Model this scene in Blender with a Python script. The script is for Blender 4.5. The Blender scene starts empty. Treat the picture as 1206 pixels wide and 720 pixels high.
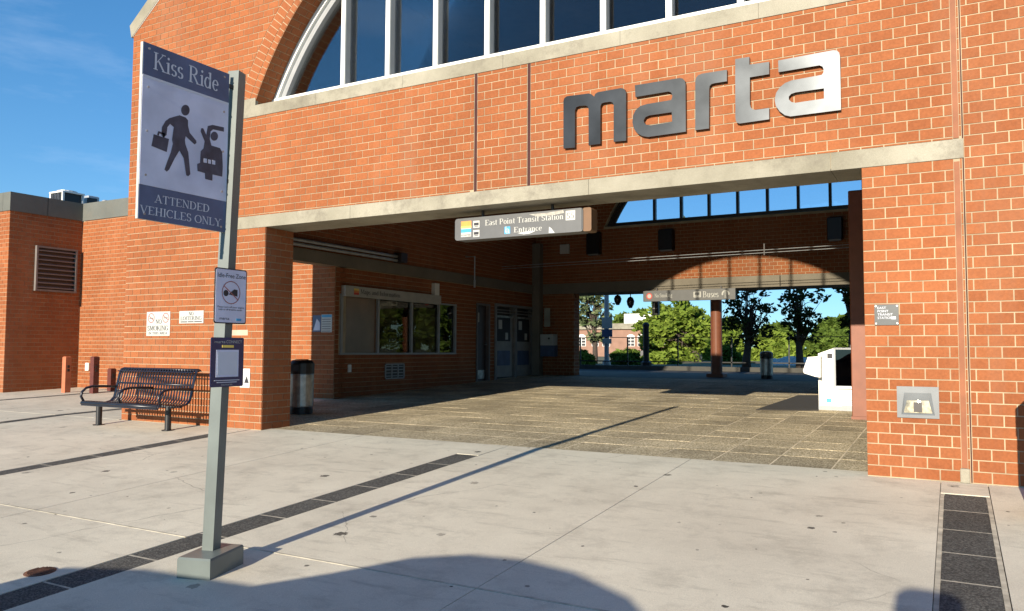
import bpy, bmesh, math, random
from mathutils import Vector, Matrix
from mathutils.geometry import tessellate_polygon
random.seed(7)
SC = bpy.context.scene
COL = SC.collection
# ------------------------------------------------------------------ camera
S = 1.64                      # metres per survey unit (camera height)
FPX = 931.913
yaw, pit, rol = [math.radians(a) for a in (-29.1549, 3.20448, 0.27254)]
CF = Vector((math.sin(yaw)*math.cos(pit), math.cos(yaw)*math.cos(pit), math.sin(pit)))
R0 = Vector((math.cos(yaw), -math.sin(yaw), 0)); U0 = R0.cross(CF)
CR = R0*math.cos(rol) + U0*math.sin(rol); CU = -R0*math.sin(rol) + U0*math.cos(rol)
cam = bpy.data.cameras.new('camera'); camo = bpy.data.objects.new('camera', cam); COL.objects.link(camo)
cam.sensor_width = 36; cam.lens = FPX/1206*36; cam.clip_start = .05; cam.clip_end = 5000
camo.matrix_world = Matrix(((CR.x, CU.x, -CF.x, 0), (CR.y, CU.y, -CF.y, 0), (CR.z, CU.z, -CF.z, S), (0, 0, 0, 1)))
SC.camera = camo
CAM = Vector((0, 0, S))
# ------------------------------------------------------------------ light
SUN_EL = math.radians(15.8); SUN_AZ = math.radians(0.7)
w = bpy.data.worlds.new('World'); SC.world = w; w.use_nodes = True
nt = w.node_tree; nt.nodes.clear()
sky = nt.nodes.new('ShaderNodeTexSky'); sky.sky_type = 'NISHITA'; sky.sun_disc = False
sky.sun_elevation = SUN_EL; sky.sun_rotation = math.pi - SUN_AZ
sky.air_density = 1.0; sky.dust_density = 0.0; sky.ozone_density = 2.5
bgn = nt.nodes.new('ShaderNodeBackground'); bgn.inputs[1].default_value = .13
hs = nt.nodes.new('ShaderNodeHueSaturation'); hs.inputs['Saturation'].default_value = 1.25
wo = nt.nodes.new('ShaderNodeOutputWorld')

vm1 = nt.nodes.new('ShaderNodeVectorMath'); vm1.operation = 'MULTIPLY_ADD'; vm1.inputs[1].default_value = (1/4.5, 1/9, 1/20); vm1.inputs[2].default_value = (1, 1, 1)
vm2 = nt.nodes.new('ShaderNodeVectorMath'); vm2.operation = 'DIVIDE'
nt.links.new(sky.outputs[0], vm1.inputs[0]); nt.links.new(sky.outputs[0], vm2.inputs[0]); nt.links.new(vm1.outputs[0], vm2.inputs[1]); nt.links.new(vm2.outputs[0], hs.inputs['Color']); 
ctc = nt.nodes.new('ShaderNodeTexCoord'); cmp_ = nt.nodes.new('ShaderNodeMapping'); cmp_.inputs['Scale'].default_value = (1.6, 1.6, 7.0); cmp_.inputs['Rotation'].default_value = (.25, .1, .4)
cno = nt.nodes.new('ShaderNodeTexNoise'); cno.inputs['Scale'].default_value = 2.2; cno.inputs['Detail'].default_value = 8; cno.inputs['Roughness'].default_value = .6
crm = nt.nodes.new('ShaderNodeMapRange'); crm.inputs[1].default_value = .5; crm.inputs[2].default_value = .85; crm.inputs[3].default_value = 0; crm.inputs[4].default_value = .22
cmx = nt.nodes.new('ShaderNodeMix'); cmx.data_type = 'RGBA'; cmx.inputs[7].default_value = (5.0, 5.6, 6.4, 1)
nt.links.new(ctc.outputs['Generated'], cmp_.inputs[0]); nt.links.new(cmp_.outputs[0], cno.inputs['Vector']); nt.links.new(cno.outputs[0], crm.inputs[0]); nt.links.new(crm.outputs[0], cmx.inputs['Factor'])
nt.links.new(hs.outputs[0], cmx.inputs[6]); nt.links.new(cmx.outputs[2], bgn.inputs[0]); nt.links.new(bgn.outputs[0], wo.inputs[0])
sl = bpy.data.lights.new('sun', 'SUN'); sl.energy = 5.0; sl.angle = math.radians(.5); sl.color = (1, .90, .74)
so = bpy.data.objects.new('sun', sl); COL.objects.link(so)
sdir = Vector((-math.sin(SUN_AZ)*math.cos(SUN_EL), math.cos(SUN_AZ)*math.cos(SUN_EL), -math.sin(SUN_EL)))
so.rotation_euler = sdir.to_track_quat('-Z', 'Y').to_euler(); so.location = (0, -20, 20)
SC.view_settings.view_transform = 'Standard'; SC.view_settings.look = 'None'
SC.view_settings.exposure = 0.76; SC.view_settings.gamma = 1
SC.cycles.max_bounces = 8; SC.cycles.transparent_max_bounces = 12

# ------------------------------------------------------------------ survey geometry (metres)
D = 5.035*S; SLOPE1 = .05683; SLOPE2 = .03; YEND = 16.5*S
def zg(y):
    if y < D: return SLOPE1*y
    return SLOPE1*D + SLOPE2*(min(y, YEND) - D)
def H(z): return S*(1+z)                       # survey height (0 at eye level) to metres
def ray(px, py): return CF + CR*((px-603)/FPX) - CU*((py-360)/FPX)
def onX(px, py, X): d = ray(px, py); return CAM + d*(X/d.x)
def onY(px, py, Y): d = ray(px, py); return CAM + d*(Y/d.y)
def onG(px, py):
    d = ray(px, py); t = -S/(d.z - SLOPE1*d.y); p = CAM + d*t
    if p.y > D:
        c = SLOPE1*D - SLOPE2*D; t = (c - S)/(d.z - SLOPE2*d.y); p = CAM + d*t
    return p

# ------------------------------------------------------------------ materials
def mat(name, build):
    m = bpy.data.materials.new(name); m.use_nodes = True
    n = m.node_tree; n.nodes.clear()
    out = n.nodes.new('ShaderNodeOutputMaterial')
    def N(t, **kw):
        q = n.nodes.new(t)
        for k, v in kw.items():
            if k.startswith('i_'):
                key = k[2:].replace('_', ' '); q.inputs[key].default_value = v
            else: setattr(q, k, v)
        return q
    def Lk(a, b): n.links.new(a, b)
    sh = build(N, Lk)
    Lk(sh, out.inputs[0])
    return m
def rgba(c): return (c[0], c[1], c[2], 1)
def ramp(N, stops):
    r = N('ShaderNodeValToRGB'); e = r.color_ramp.elements
    while len(e) < len(stops): e.new(.5)
    for el, (p, c) in zip(e, stops): el.position = p; el.color = rgba(c)
    return r
def basic(name, col, rough=.6, metal=0, var=.12, scale=6, bump=0, spec=.5, tone=0, col2=None, bscale=None):
    def b(N, Lk):
        g = N('ShaderNodeNewGeometry')
        no = N('ShaderNodeTexNoise'); no.inputs['Scale'].default_value = scale; no.inputs['Detail'].default_value = 6
        Lk(g.outputs['Position'], no.inputs['Vector'])
        lo = [c*(1-var) for c in col]; hi = [min(1, c*(1+var)) for c in (col2 or col)]
        r = ramp(N, [(.3, lo), (.7, hi)]); Lk(no.outputs[0], r.inputs[0])
        c = r.outputs[0]
        if tone:
            a = N('ShaderNodeAttribute'); a.attribute_name = 'tone'
            mp = N('ShaderNodeMapRange'); mp.inputs[3].default_value = 1-tone; mp.inputs[4].default_value = 1+tone
            Lk(a.outputs['Fac'], mp.inputs[0])
            mx = N('ShaderNodeVectorMath', operation='SCALE'); Lk(c, mx.inputs[0]); Lk(mp.outputs[0], mx.inputs['Scale'])
            c = mx.outputs[0]
        p = N('ShaderNodeBsdfPrincipled'); Lk(c, p.inputs['Base Color'])
        p.inputs['Roughness'].default_value = rough; p.inputs['Metallic'].default_value = metal
        p.inputs['Specular IOR Level'].default_value = spec
        if bump:
            n2 = N('ShaderNodeTexNoise'); n2.inputs['Scale'].default_value = bscale or scale*6; n2.inputs['Detail'].default_value = 5
            Lk(g.outputs['Position'], n2.inputs['Vector'])
            bp = N('ShaderNodeBump'); bp.inputs['Strength'].default_value = bump; bp.inputs['Distance'].default_value = .01
            Lk(n2.outputs[0], bp.inputs['Height']); Lk(bp.outputs[0], p.inputs['Normal'])
        return p.outputs[0]
    return mat(name, b)

def brick_b(c1, c2, c3):
    def b(N, Lk):
        g = N('ShaderNodeNewGeometry')
        a = N('ShaderNodeAttribute'); a.attribute_name = 'tone'
        r = ramp(N, [(0, c1), (.5, c2), (1, c3)]); Lk(a.outputs['Fac'], r.inputs[0])
        no = N('ShaderNodeTexNoise'); no.inputs['Scale'].default_value = 45; no.inputs['Detail'].default_value = 4
        Lk(g.outputs['Position'], no.inputs['Vector'])
        n3 = N('ShaderNodeTexNoise'); n3.inputs['Scale'].default_value = .9; n3.inputs['Detail'].default_value = 5
        Lk(g.outputs['Position'], n3.inputs['Vector'])
        ad = N('ShaderNodeMath', operation='ADD'); Lk(no.outputs[0], ad.inputs[0]); Lk(n3.outputs[0], ad.inputs[1])
        mp = N('ShaderNodeMapRange'); mp.inputs[1].default_value = .6; mp.inputs[2].default_value = 1.4
        mp.inputs[3].default_value = .78; mp.inputs[4].default_value = 1.2; Lk(ad.outputs[0], mp.inputs[0])
        mx = N('ShaderNodeVectorMath', operation='SCALE'); Lk(r.outputs[0], mx.inputs[0]); Lk(mp.outputs[0], mx.inputs['Scale'])
        mpv = N('ShaderNodeMapping'); mpv.inputs['Scale'].default_value = (1.8, 1.8, .22); Lk(g.outputs['Position'], mpv.inputs[0])
        nv = N('ShaderNodeTexNoise'); nv.inputs['Scale'].default_value = 1.1; nv.inputs['Detail'].default_value = 7; nv.inputs['Roughness'].default_value = .65; Lk(mpv.outputs[0], nv.inputs['Vector'])
        rv = ramp(N, [(.52, (0, 0, 0)), (.78, (.34, .34, .34))]); Lk(nv.outputs[0], rv.inputs[0])
        ef = N('ShaderNodeMix', data_type='RGBA'); Lk(rv.outputs[0], ef.inputs['Factor']); Lk(mx.outputs[0], ef.inputs[6]); ef.inputs[7].default_value = (.40, .20, .115, 1)
        nd = N('ShaderNodeTexNoise'); nd.inputs['Scale'].default_value = .55; nd.inputs['Detail'].default_value = 9; nd.inputs['Roughness'].default_value = .7; Lk(mpv.outputs[0], nd.inputs['Vector'])
        rd_ = ramp(N, [(.54, (0, 0, 0)), (.8, (.4, .4, .4))]); Lk(nd.outputs[0], rd_.inputs[0])
        df_ = N('ShaderNodeMix', data_type='RGBA'); Lk(rd_.outputs[0], df_.inputs['Factor']); Lk(ef.outputs[2], df_.inputs[6]); df_.inputs[7].default_value = (.12, .04, .02, 1)
        p = N('ShaderNodeBsdfPrincipled'); Lk(df_.outputs[2], p.inputs['Base Color'])
        p.inputs['Roughness'].default_value = .85; p.inputs['Specular IOR Level'].default_value = .25
        n2 = N('ShaderNodeTexNoise'); n2.inputs['Scale'].default_value = 120; Lk(g.outputs['Position'], n2.inputs['Vector'])
        bp = N('ShaderNodeBump'); bp.inputs['Strength'].default_value = .25; bp.inputs['Distance'].default_value = .004
        Lk(n2.outputs[0], bp.inputs['Height']); Lk(bp.outputs[0], p.inputs['Normal'])
        return p.outputs[0]
    return b
M = {}
M['brick'] = mat('brick', brick_b((.255, .080, .028), (.275, .089, .032), (.30, .101, .037)))
M['mortar'] = basic('mortar', (.38, .30, .195), .95, var=.25, scale=3)
def concrete_b(c1, c2, stain, gum):
    def b(N, Lk):
        g = N('ShaderNodeNewGeometry')
        n1 = N('ShaderNodeTexNoise'); n1.inputs['Scale'].default_value = .8; n1.inputs['Detail'].default_value = 8; n1.inputs['Roughness'].default_value = .65
        n2 = N('ShaderNodeTexNoise'); n2.inputs['Scale'].default_value = 160; n2.inputs['Detail'].default_value = 3
        for q in (n1, n2): Lk(g.outputs['Position'], q.inputs['Vector'])
        r = ramp(N, [(.32, c1), (.68, c2)]); Lk(n1.outputs[0], r.inputs[0])
        mp = N('ShaderNodeMapRange'); mp.inputs[1].default_value = .3; mp.inputs[2].default_value = .7; mp.inputs[3].default_value = .86; mp.inputs[4].default_value = 1.12
        Lk(n2.outputs[0], mp.inputs[0])
        mx = N('ShaderNodeVectorMath', operation='SCALE'); Lk(r.outputs[0], mx.inputs[0]); Lk(mp.outputs[0], mx.inputs['Scale'])
        c = mx.outputs[0]
        # blotchy dirt
        n4 = N('ShaderNodeTexNoise'); n4.inputs['Scale'].default_value = 2.6; n4.inputs['Detail'].default_value = 10; n4.inputs['Roughness'].default_value = .75
        Lk(g.outputs['Position'], n4.inputs['Vector'])
        r4 = ramp(N, [(.50, (0, 0, 0)), (.72, (1, 1, 1))]); Lk(n4.outputs[0], r4.inputs[0])
        m4 = N('ShaderNodeMix', data_type='RGBA'); ml = N('ShaderNodeMath', operation='MULTIPLY'); ml.inputs[1].default_value = stain
        Lk(r4.outputs[0], ml.inputs[0]); Lk(ml.outputs[0], m4.inputs['Factor']); Lk(c, m4.inputs[6]); m4.inputs[7].default_value = (.16, .14, .11, 1)
        c = m4.outputs[2]
        if gum:
            for sc, cut, k in ((1.25, .60, .16), (2.7, .66, .15)):
                vo = N('ShaderNodeTexVoronoi'); vo.voronoi_dimensions = '2D'; vo.inputs['Scale'].default_value = sc
                Lk(g.outputs['Position'], vo.inputs['Vector'])
                sx = N('ShaderNodeSeparateColor'); Lk(vo.outputs['Color'], sx.inputs[0])
                a2 = N('ShaderNodeMath', operation='MULTIPLY_ADD'); Lk(sx.outputs[0], a2.inputs[0]); a2.inputs[1].default_value = k; a2.inputs[2].default_value = -k*cut
                nw = N('ShaderNodeTexNoise'); nw.inputs['Scale'].default_value = 40; Lk(g.outputs['Position'], nw.inputs['Vector'])
                a3 = N('ShaderNodeMath', operation='MULTIPLY'); Lk(a2.outputs[0], a3.inputs[0]); 
                a4 = N('ShaderNodeMath', operation='MULTIPLY'); Lk(nw.outputs[0], a4.inputs[0]); a4.inputs[1].default_value = 2.0; Lk(a4.outputs[0], a3.inputs[1])
                lt = N('ShaderNodeMath', operation='LESS_THAN'); Lk(vo.outputs['Distance'], lt.inputs[0]); Lk(a3.outputs[0], lt.inputs[1])
                ml2 = N('ShaderNodeMath', operation='MULTIPLY'); Lk(lt.outputs[0], ml2.inputs[0]); m6 = N('ShaderNodeMapRange'); m6.inputs[3].default_value = .35; m6.inputs[4].default_value = 1; Lk(sx.outputs[1], m6.inputs[0]); Lk(m6.outputs[0], ml2.inputs[1])
                m5 = N('ShaderNodeMix', data_type='RGBA'); Lk(ml2.outputs[0], m5.inputs['Factor']); Lk(c, m5.inputs[6]); m5.inputs[7].default_value = (.025, .022, .02, 1)
                c = m5.outputs[2]
        if gum:
            dn = N('ShaderNodeTexNoise'); dn.inputs['Scale'].default_value = 2.5; dn.inputs['Detail'].default_value = 6; Lk(g.outputs['Position'], dn.inputs['Vector'])
            va = N('ShaderNodeMix', data_type='RGBA'); va.inputs['Factor'].default_value = .18; Lk(g.outputs['Position'], va.inputs[6]); Lk(dn.outputs['Color'], va.inputs[7])
            ve = N('ShaderNodeTexVoronoi'); ve.voronoi_dimensions = '2D'; ve.feature = 'DISTANCE_TO_EDGE'; ve.inputs['Scale'].default_value = .42; Lk(va.outputs[2], ve.inputs['Vector'])
            l3 = N('ShaderNodeMath', operation='LESS_THAN'); Lk(ve.outputs['Distance'], l3.inputs[0]); l3.inputs[1].default_value = .0016
            n7 = N('ShaderNodeTexNoise'); n7.inputs['Scale'].default_value = .7; Lk(g.outputs['Position'], n7.inputs['Vector'])
            r7 = ramp(N, [(.50, (0, 0, 0)), (.60, (.55, .55, .55))]); Lk(n7.outputs[0], r7.inputs[0])
            q7 = N('ShaderNodeMath', operation='MULTIPLY'); Lk(l3.outputs[0], q7.inputs[0]); Lk(r7.outputs[0], q7.inputs[1])
            m8 = N('ShaderNodeMix', data_type='RGBA'); Lk(q7.outputs[0], m8.inputs['Factor']); Lk(c, m8.inputs[6]); m8.inputs[7].default_value = (.08, .07, .055, 1); c = m8.outputs[2]
            # scuffs: grime stretched along the wall direction
            mpg = N('ShaderNodeMapping'); mpg.inputs['Scale'].default_value = (1.2, 5.5, 1); Lk(g.outputs['Position'], mpg.inputs[0])
            n9 = N('ShaderNodeTexNoise'); n9.inputs['Scale'].default_value = 1.6; n9.inputs['Detail'].default_value = 9; n9.inputs['Roughness'].default_value = .7; Lk(mpg.outputs[0], n9.inputs['Vector'])
            r9 = ramp(N, [(.55, (0, 0, 0)), (.78, (.5, .5, .5))]); Lk(n9.outputs[0], r9.inputs[0])
            m9 = N('ShaderNodeMix', data_type='RGBA'); Lk(r9.outputs[0], m9.inputs['Factor']); Lk(c, m9.inputs[6]); m9.inputs[7].default_value = (.20, .18, .14, 1); c = m9.outputs[2]
        p = N('ShaderNodeBsdfPrincipled'); Lk(c, p.inputs['Base Color']); p.inputs['Roughness'].default_value = .9
        p.inputs['Specular IOR Level'].default_value = .2
        bp = N('ShaderNodeBump'); bp.inputs['Strength'].default_value = .35; bp.inputs['Distance'].default_value = .003
        Lk(n2.outputs[0], bp.inputs['Height']); Lk(bp.outputs[0], p.inputs['Normal'])
        return p.outputs[0]
    return b
M['slab'] = mat('slab_concrete', concrete_b((.535, .49, .39), (.67, .62, .495), .34, True))
M['concrete'] = mat('trim_concrete', concrete_b((.22, .20, .15), (.36, .33, .26), .9, False))
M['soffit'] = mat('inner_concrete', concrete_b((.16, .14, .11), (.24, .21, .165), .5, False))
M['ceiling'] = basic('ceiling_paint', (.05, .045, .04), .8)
def speck_b(c1, c2, c3, sc, lo=.62, hi=1.4, tone=.25):
    def b(N, Lk):
        g = N('ShaderNodeNewGeometry')
        vo = N('ShaderNodeTexVoronoi'); vo.inputs['Scale'].default_value = sc; Lk(g.outputs['Position'], vo.inputs['Vector'])
        sx = N('ShaderNodeSeparateColor'); Lk(vo.outputs['Color'], sx.inputs[0])
        r = ramp(N, [(.1, c1), (.55, c2), (.95, c3)]); Lk(sx.outputs[0], r.inputs[0])
        n1 = N('ShaderNodeTexNoise'); n1.inputs['Scale'].default_value = 1.3; n1.inputs['Detail'].default_value = 8; Lk(g.outputs['Position'], n1.inputs['Vector'])
        a = N('ShaderNodeAttribute'); a.attribute_name = 'tone'
        mm = N('ShaderNodeMath', operation='MULTIPLY_ADD'); mm.inputs[1].default_value = tone; Lk(a.outputs['Fac'], mm.inputs[0]); Lk(n1.outputs[0], mm.inputs[2])
        mp = N('ShaderNodeMapRange'); mp.inputs[1].default_value = .3; mp.inputs[2].default_value = .7+tone; mp.inputs[3].default_value = lo; mp.inputs[4].default_value = hi
        Lk(mm.outputs[0], mp.inputs[0])
        mx = N('ShaderNodeVectorMath', operation='SCALE'); Lk(r.outputs[0], mx.inputs[0]); Lk(mp.outputs[0], mx.inputs['Scale'])
        p = N('ShaderNodeBsdfPrincipled'); Lk(mx.outputs[0], p.inputs['Base Color']); p.inputs['Roughness'].default_value = .9
        p.inputs['Specular IOR Level'].default_value = .2
        bp = N('ShaderNodeBump'); bp.inputs['Strength'].default_value = .4; bp.inputs['Distance'].default_value = .004
        Lk(sx.outputs[0], bp.inputs['Height']); Lk(bp.outputs[0], p.inputs['Normal'])
        return p.outputs[0]
    return b
M['aggregate'] = mat('exposed_aggregate', speck_b((.20, .165, .10), (.42, .345, .22), (.66, .57, .40), 85))
M['paver'] = mat('dark_paver', speck_b((.045, .044, .04), (.08, .078, .07), (.14, .135, .12), 110, .75, 1.25))
M['joint'] = basic('joint_grout', (.44, .40, .31), .95, scale=9, var=.35)
M['joint_floor'] = basic('floor_joint', (.66, .56, .40), .95, scale=2, var=.4)
M['darkjoint'] = basic('open_joint', (.05, .045, .04), .95)
M['asphalt'] = basic('asphalt', (.05, .05, .05), .9, scale=3, bump=.3)
M['earth'] = basic('earth', (.12, .12, .06), .95, scale=.4, var=.4)
M['coping'] = mat('coping_metal', concrete_b((.105, .11, .10), (.15, .155, .14), .4, False))
M['white'] = basic('white_paint', (.78, .77, .72), .45, var=.04)
M['greyframe'] = basic('grey_frame', (.30, .31, .32), .45, var=.06)
M['bronze'] = basic('dark_bronze', (.035, .028, .026), .45, var=.1)
M['black'] = basic('black_metal', (.012, .012, .014), .4, var=.15)
M['navy'] = basic('navy_bench_coating', (.010, .011, .019), .32, var=.2)
M['polegreen'] = basic('grey_green_paint', (.125, .145, .135), .4, var=.15, scale=4)
M['redpaint'] = basic('red_brown_paint', (.21, .068, .032), .55, var=.12)
M['bollard'] = basic('bollard_paint', (.42, .13, .06), .55, var=.12)
M['darkred'] = basic('dark_red_gap', (.045, .008, .006), .8)
M['letter'] = basic('letter_metal', (.036, .039, .042), .33, metal=1, var=.3, scale=2.2)
M['steel'] = basic('stainless_steel', (.40, .39, .37), .42, metal=.85, var=.35, scale=9)
M['galv'] = basic('galvanised', (.42, .44, .46), .5, metal=.4, var=.15)
M['signslate'] = basic('sign_slate', (.075, .105, .19), .45, var=.22, scale=5)
M['signpale'] = basic('sign_pale', (.58, .60, .73), .4, var=.14, scale=4)
M['signdark'] = basic('sign_figure', (.05, .05, .075), .5, var=.35, scale=14)
M['signletter'] = basic('sign_letter', (.58, .60, .66), .5, var=.05)
M['signwhite'] = basic('sign_white', (.46, .455, .42), .5, var=.08)
M['signgrey'] = basic('sign_grey', (.10, .10, .10), .45, var=.08)
M['signnavy'] = basic('sign_navy', (.022, .028, .09), .4, var=.1)
M['paper'] = basic('paper', (.52, .52, .49), .7, var=.06)
M['orange'] = basic('orange_band', (.75, .26, .05), .5)
M['yellow'] = basic('yellow_band', (.85, .62, .12), .5)
M['cyan'] = basic('blue_band', (.05, .30, .52), .5)
M['red'] = basic('red_print', (.55, .05, .03), .5)
M['ink'] = basic('ink', (.02, .02, .025), .6)
M['brownboard'] = basic('brown_board', (.12, .07, .04), .7)
M['tanboard'] = basic('tan_board', (.30, .19, .11), .7)
M['greyboard'] = basic('grey_board', (.36, .36, .30), .7, var=.3, scale=1.5)
M['doorpaint'] = basic('door_paint', (.05, .03, .028), .5)
M['farbrick'] = basic('far_brick', (.27, .155, .11), .9, scale=1.5)
M['slate_roof'] = basic('slate_roof', (.13, .12, .12), .8)
M['rust'] = basic('rusty_iron', (.13, .055, .03), .85, var=.6, scale=22, bump=.5)
M['rock'] = basic('pale_gravel', (.42, .41, .38), .95, var=.4, scale=6, bump=.6)
M['bark'] = basic('bark', (.06, .045, .035), .9, var=.3, scale=9, bump=.4)
def leaf(name, c, c2):
    def b(N, Lk):
        a = N('ShaderNodeAttribute'); a.attribute_name = 'tone'
        r = ramp(N, [(0, c), (1, c2)]); Lk(a.outputs['Fac'], r.inputs[0])
        d = N('ShaderNodeBsdfDiffuse'); Lk(r.outputs[0], d.inputs[0])
        t = N('ShaderNodeBsdfTranslucent'); Lk(r.outputs[0], t.inputs[0])
        mx = N('ShaderNodeMixShader'); mx.inputs[0].default_value = .3; Lk(d.outputs[0], mx.inputs[1]); Lk(t.outputs[0], mx.inputs[2])
        return mx.outputs[0]
    return mat(name, b)
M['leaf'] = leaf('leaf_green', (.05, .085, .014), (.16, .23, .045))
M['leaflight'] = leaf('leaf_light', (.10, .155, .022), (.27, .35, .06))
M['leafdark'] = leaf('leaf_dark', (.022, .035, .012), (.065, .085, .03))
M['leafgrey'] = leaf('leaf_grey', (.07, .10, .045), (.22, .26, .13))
def glass(name, tint, refl, rough=.01):
    def b(N, Lk):
        t = N('ShaderNodeBsdfTransparent'); t.inputs[0].default_value = rgba(tint)
        ge = N('ShaderNodeNewGeometry'); gn = N('ShaderNodeTexNoise'); gn.inputs['Scale'].default_value = 1.1; gn.inputs['Detail'].default_value = 2; Lk(ge.outputs['Position'], gn.inputs['Vector'])
        gb = N('ShaderNodeBump'); gb.inputs['Strength'].default_value = .06; gb.inputs['Distance'].default_value = .05; Lk(gn.outputs[0], gb.inputs['Height'])
        g = N('ShaderNodeBsdfGlossy'); Lk(gb.outputs[0], g.inputs['Normal']); g.inputs['Roughness'].default_value = rough; g.inputs[0].default_value = (.9, .92, .95, 1)
        fr = N('ShaderNodeLayerWeight'); fr.inputs[0].default_value = .35
        mp = N('ShaderNodeMapRange'); mp.inputs[3].default_value = refl[0]; mp.inputs[4].default_value = refl[1]; Lk(fr.outputs['Fresnel'], mp.inputs[0])
        mx = N('ShaderNodeMixShader'); Lk(mp.outputs[0], mx.inputs[0]); Lk(t.outputs[0], mx.inputs[1]); Lk(g.outputs[0], mx.inputs[2])
        return mx.outputs[0]
    return mat(name, b)
M['glass'] = glass('arch_glass', (.85, .85, .83), (.025, .5))
M['glassdark'] = glass('booth_glass', (.30, .30, .28), (.07, .75))
M['glassdull'] = glass('dull_booth_glass', (.60, .58, .52), (.012, .16))
M['tanpane'] = basic('tan_film_pane', (.17, .095, .05), .25, var=.2, scale=2)
M['glassclear'] = glass('clear_glass', (.88, .9, .92), (.04, .5))
M['lens'] = basic('lamp_lens', (.36, .33, .24), .10, var=.6, scale=18)

# ------------------------------------------------------------------ mesh builder + object helpers
class MB:
    def __init__(s): s.v = []; s.f = []; s.t = []
    def face(s, pts, tone=.5):
        n = len(s.v); s.v += [tuple(p) for p in pts]; s.f.append(tuple(range(n, n+len(pts)))); s.t.append(tone)
    def hexa(s, p, tone=.5):          # p: 4 bottom + 4 top corners
        n = len(s.v); s.v += [tuple(q) for q in p]
        for q in ((3, 2, 1, 0), (4, 5, 6, 7), (0, 1, 5, 4), (1, 2, 6, 5), (2, 3, 7, 6), (3, 0, 4, 7)):
            s.f.append(tuple(n+i for i in q)); s.t.append(tone)
        return s
    def box(s, x0, x1, y0, y1, z0, z1, tone=.5):
        return s.hexa([(x0, y0, z0), (x1, y0, z0), (x1, y1, z0), (x0, y1, z0), (x0, y0, z1), (x1, y0, z1), (x1, y1, z1), (x0, y1, z1)], tone)
    def bbox(s, x0, x1, y0, y1, z0, z1, b=.01, tone=.5):     # box with chamfered vertical + top edges
        def lp(z, i): return [(x0+b+i, y0+i, z), (x1-b-i, y0+i, z), (x1-i, y0+b+i, z), (x1-i, y1-b-i, z), (x1-b-i, y1-i, z), (x0+b+i, y1-i, z), (x0+i, y1-b-i, z), (x0+i, y0+b+i, z)]
        return s.loft([lp(z0, 0), lp(z1-b, 0), lp(z1, b)], tone)
    def loft(s, loops, tone=.5, caps=True):
        n = len(s.v); k = len(loops[0])
        for l in loops: s.v += [tuple(p) for p in l]
        for a in range(len(loops)-1):
            for i in range(k):
                j = (i+1) % k
                s.f.append((n+a*k+i, n+a*k+j, n+(a+1)*k+j, n+(a+1)*k+i)); s.t.append(tone)
        if caps:
            s.f.append(tuple(n+i for i in reversed(range(k)))); s.t.append(tone)
            e = n+(len(loops)-1)*k; s.f.append(tuple(e+i for i in range(k))); s.t.append(tone)
        return s
    def bar(s, a, b, wx, wy=None, ref=(0, 0, 1), tone=.5):   # square bar between two points
        a = Vector(a); b = Vector(b); d = (b-a).normalized(); r = Vector(ref)
        if abs(d.dot(r)) > .95: r = Vector((0, 1, 0))
        u = d.cross(r).normalized(); v = u.cross(d); wy = wy or wx
        o = [u*(-wx/2)+v*(-wy/2), u*(wx/2)+v*(-wy/2), u*(wx/2)+v*(wy/2), u*(-wx/2)+v*(wy/2)]
        return s.hexa([a+q for q in o]+[b+q for q in o], tone)
    def tube(s, pts, r, n=8, tone=.5, closed=False):
        pts = [Vector(p) for p in pts]; rr = r if isinstance(r, (list, tuple)) else [r]*len(pts); loops = []; up = None
        for i, p in enumerate(pts):
            d = (pts[min(i+1, len(pts)-1)] - pts[max(i-1, 0)]).normalized()
            if up is None: up = Vector((0, 0, 1)) if abs(d.z) < .9 else Vector((0, 1, 0))
            u = d.cross(up).normalized(); v = u.cross(d); up = v
            loops.append([p + (u*math.cos(2*math.pi*k/n)+v*math.sin(2*math.pi*k/n))*rr[i] for k in range(n)])
        return s.loft(loops, tone)
    def lathe(s, c, prof, n=24, tone=.5):
        c = Vector(c)
        return s.loft([[c+Vector((r*math.cos(2*math.pi*k/n), r*math.sin(2*math.pi*k/n), z)) for k in range(n)] for r, z in prof], tone)
    def prism(s, loops, fn, d0, d1, tone=.5, back=True):     # 2-D loops (outer, holes) -> fn(u, z, depth)
        tris = tessellate_polygon([[Vector((p[0], p[1], 0)) for p in l] for l in loops])
        fl = [p for l in loops for p in l]; n = len(s.v); m = len(fl)
        s.v += [tuple(fn(p[0], p[1], d0)) for p in fl] + [tuple(fn(p[0], p[1], d1)) for p in fl]
        for a, b, c in tris:
            ar = (fl[b][0]-fl[a][0])*(fl[c][1]-fl[a][1])-(fl[b][1]-fl[a][1])*(fl[c][0]-fl[a][0])
            if abs(ar) < 1e-12: continue
            if ar < 0: b, c = c, b
            s.f.append((n+a, n+b, n+c)); s.t.append(tone)
            if back: s.f.append((n+m+c, n+m+b, n+m+a)); s.t.append(tone)
        o = 0
        for l in loops:
            k = len(l)
            for i in range(k):
                j = (i+1) % k
                s.f.append((n+o+i, n+m+o+i, n+m+o+j, n+o+j)); s.t.append(tone)
            o += k
        return s
    def mesh(s, name, m, smooth=False):
        me = bpy.data.meshes.new(name); me.from_pydata(s.v, [], s.f); me.materials.append(M[m] if isinstance(m, str) else m)
        a = me.attributes.new('tone', 'FLOAT', 'FACE'); a.data.foreach_set('value', s.t)
        if smooth: me.shade_smooth()
        return me
WM = {}
def link(o, parent=None, mw=None):
    COL.objects.link(o)
    mw = mw or Matrix.Identity(4); o.matrix_basis = mw; WM[o.name] = mw
    if parent is not None:
        o.parent = parent; o.matrix_parent_inverse = WM[parent.name].inverted()
    return o
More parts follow.
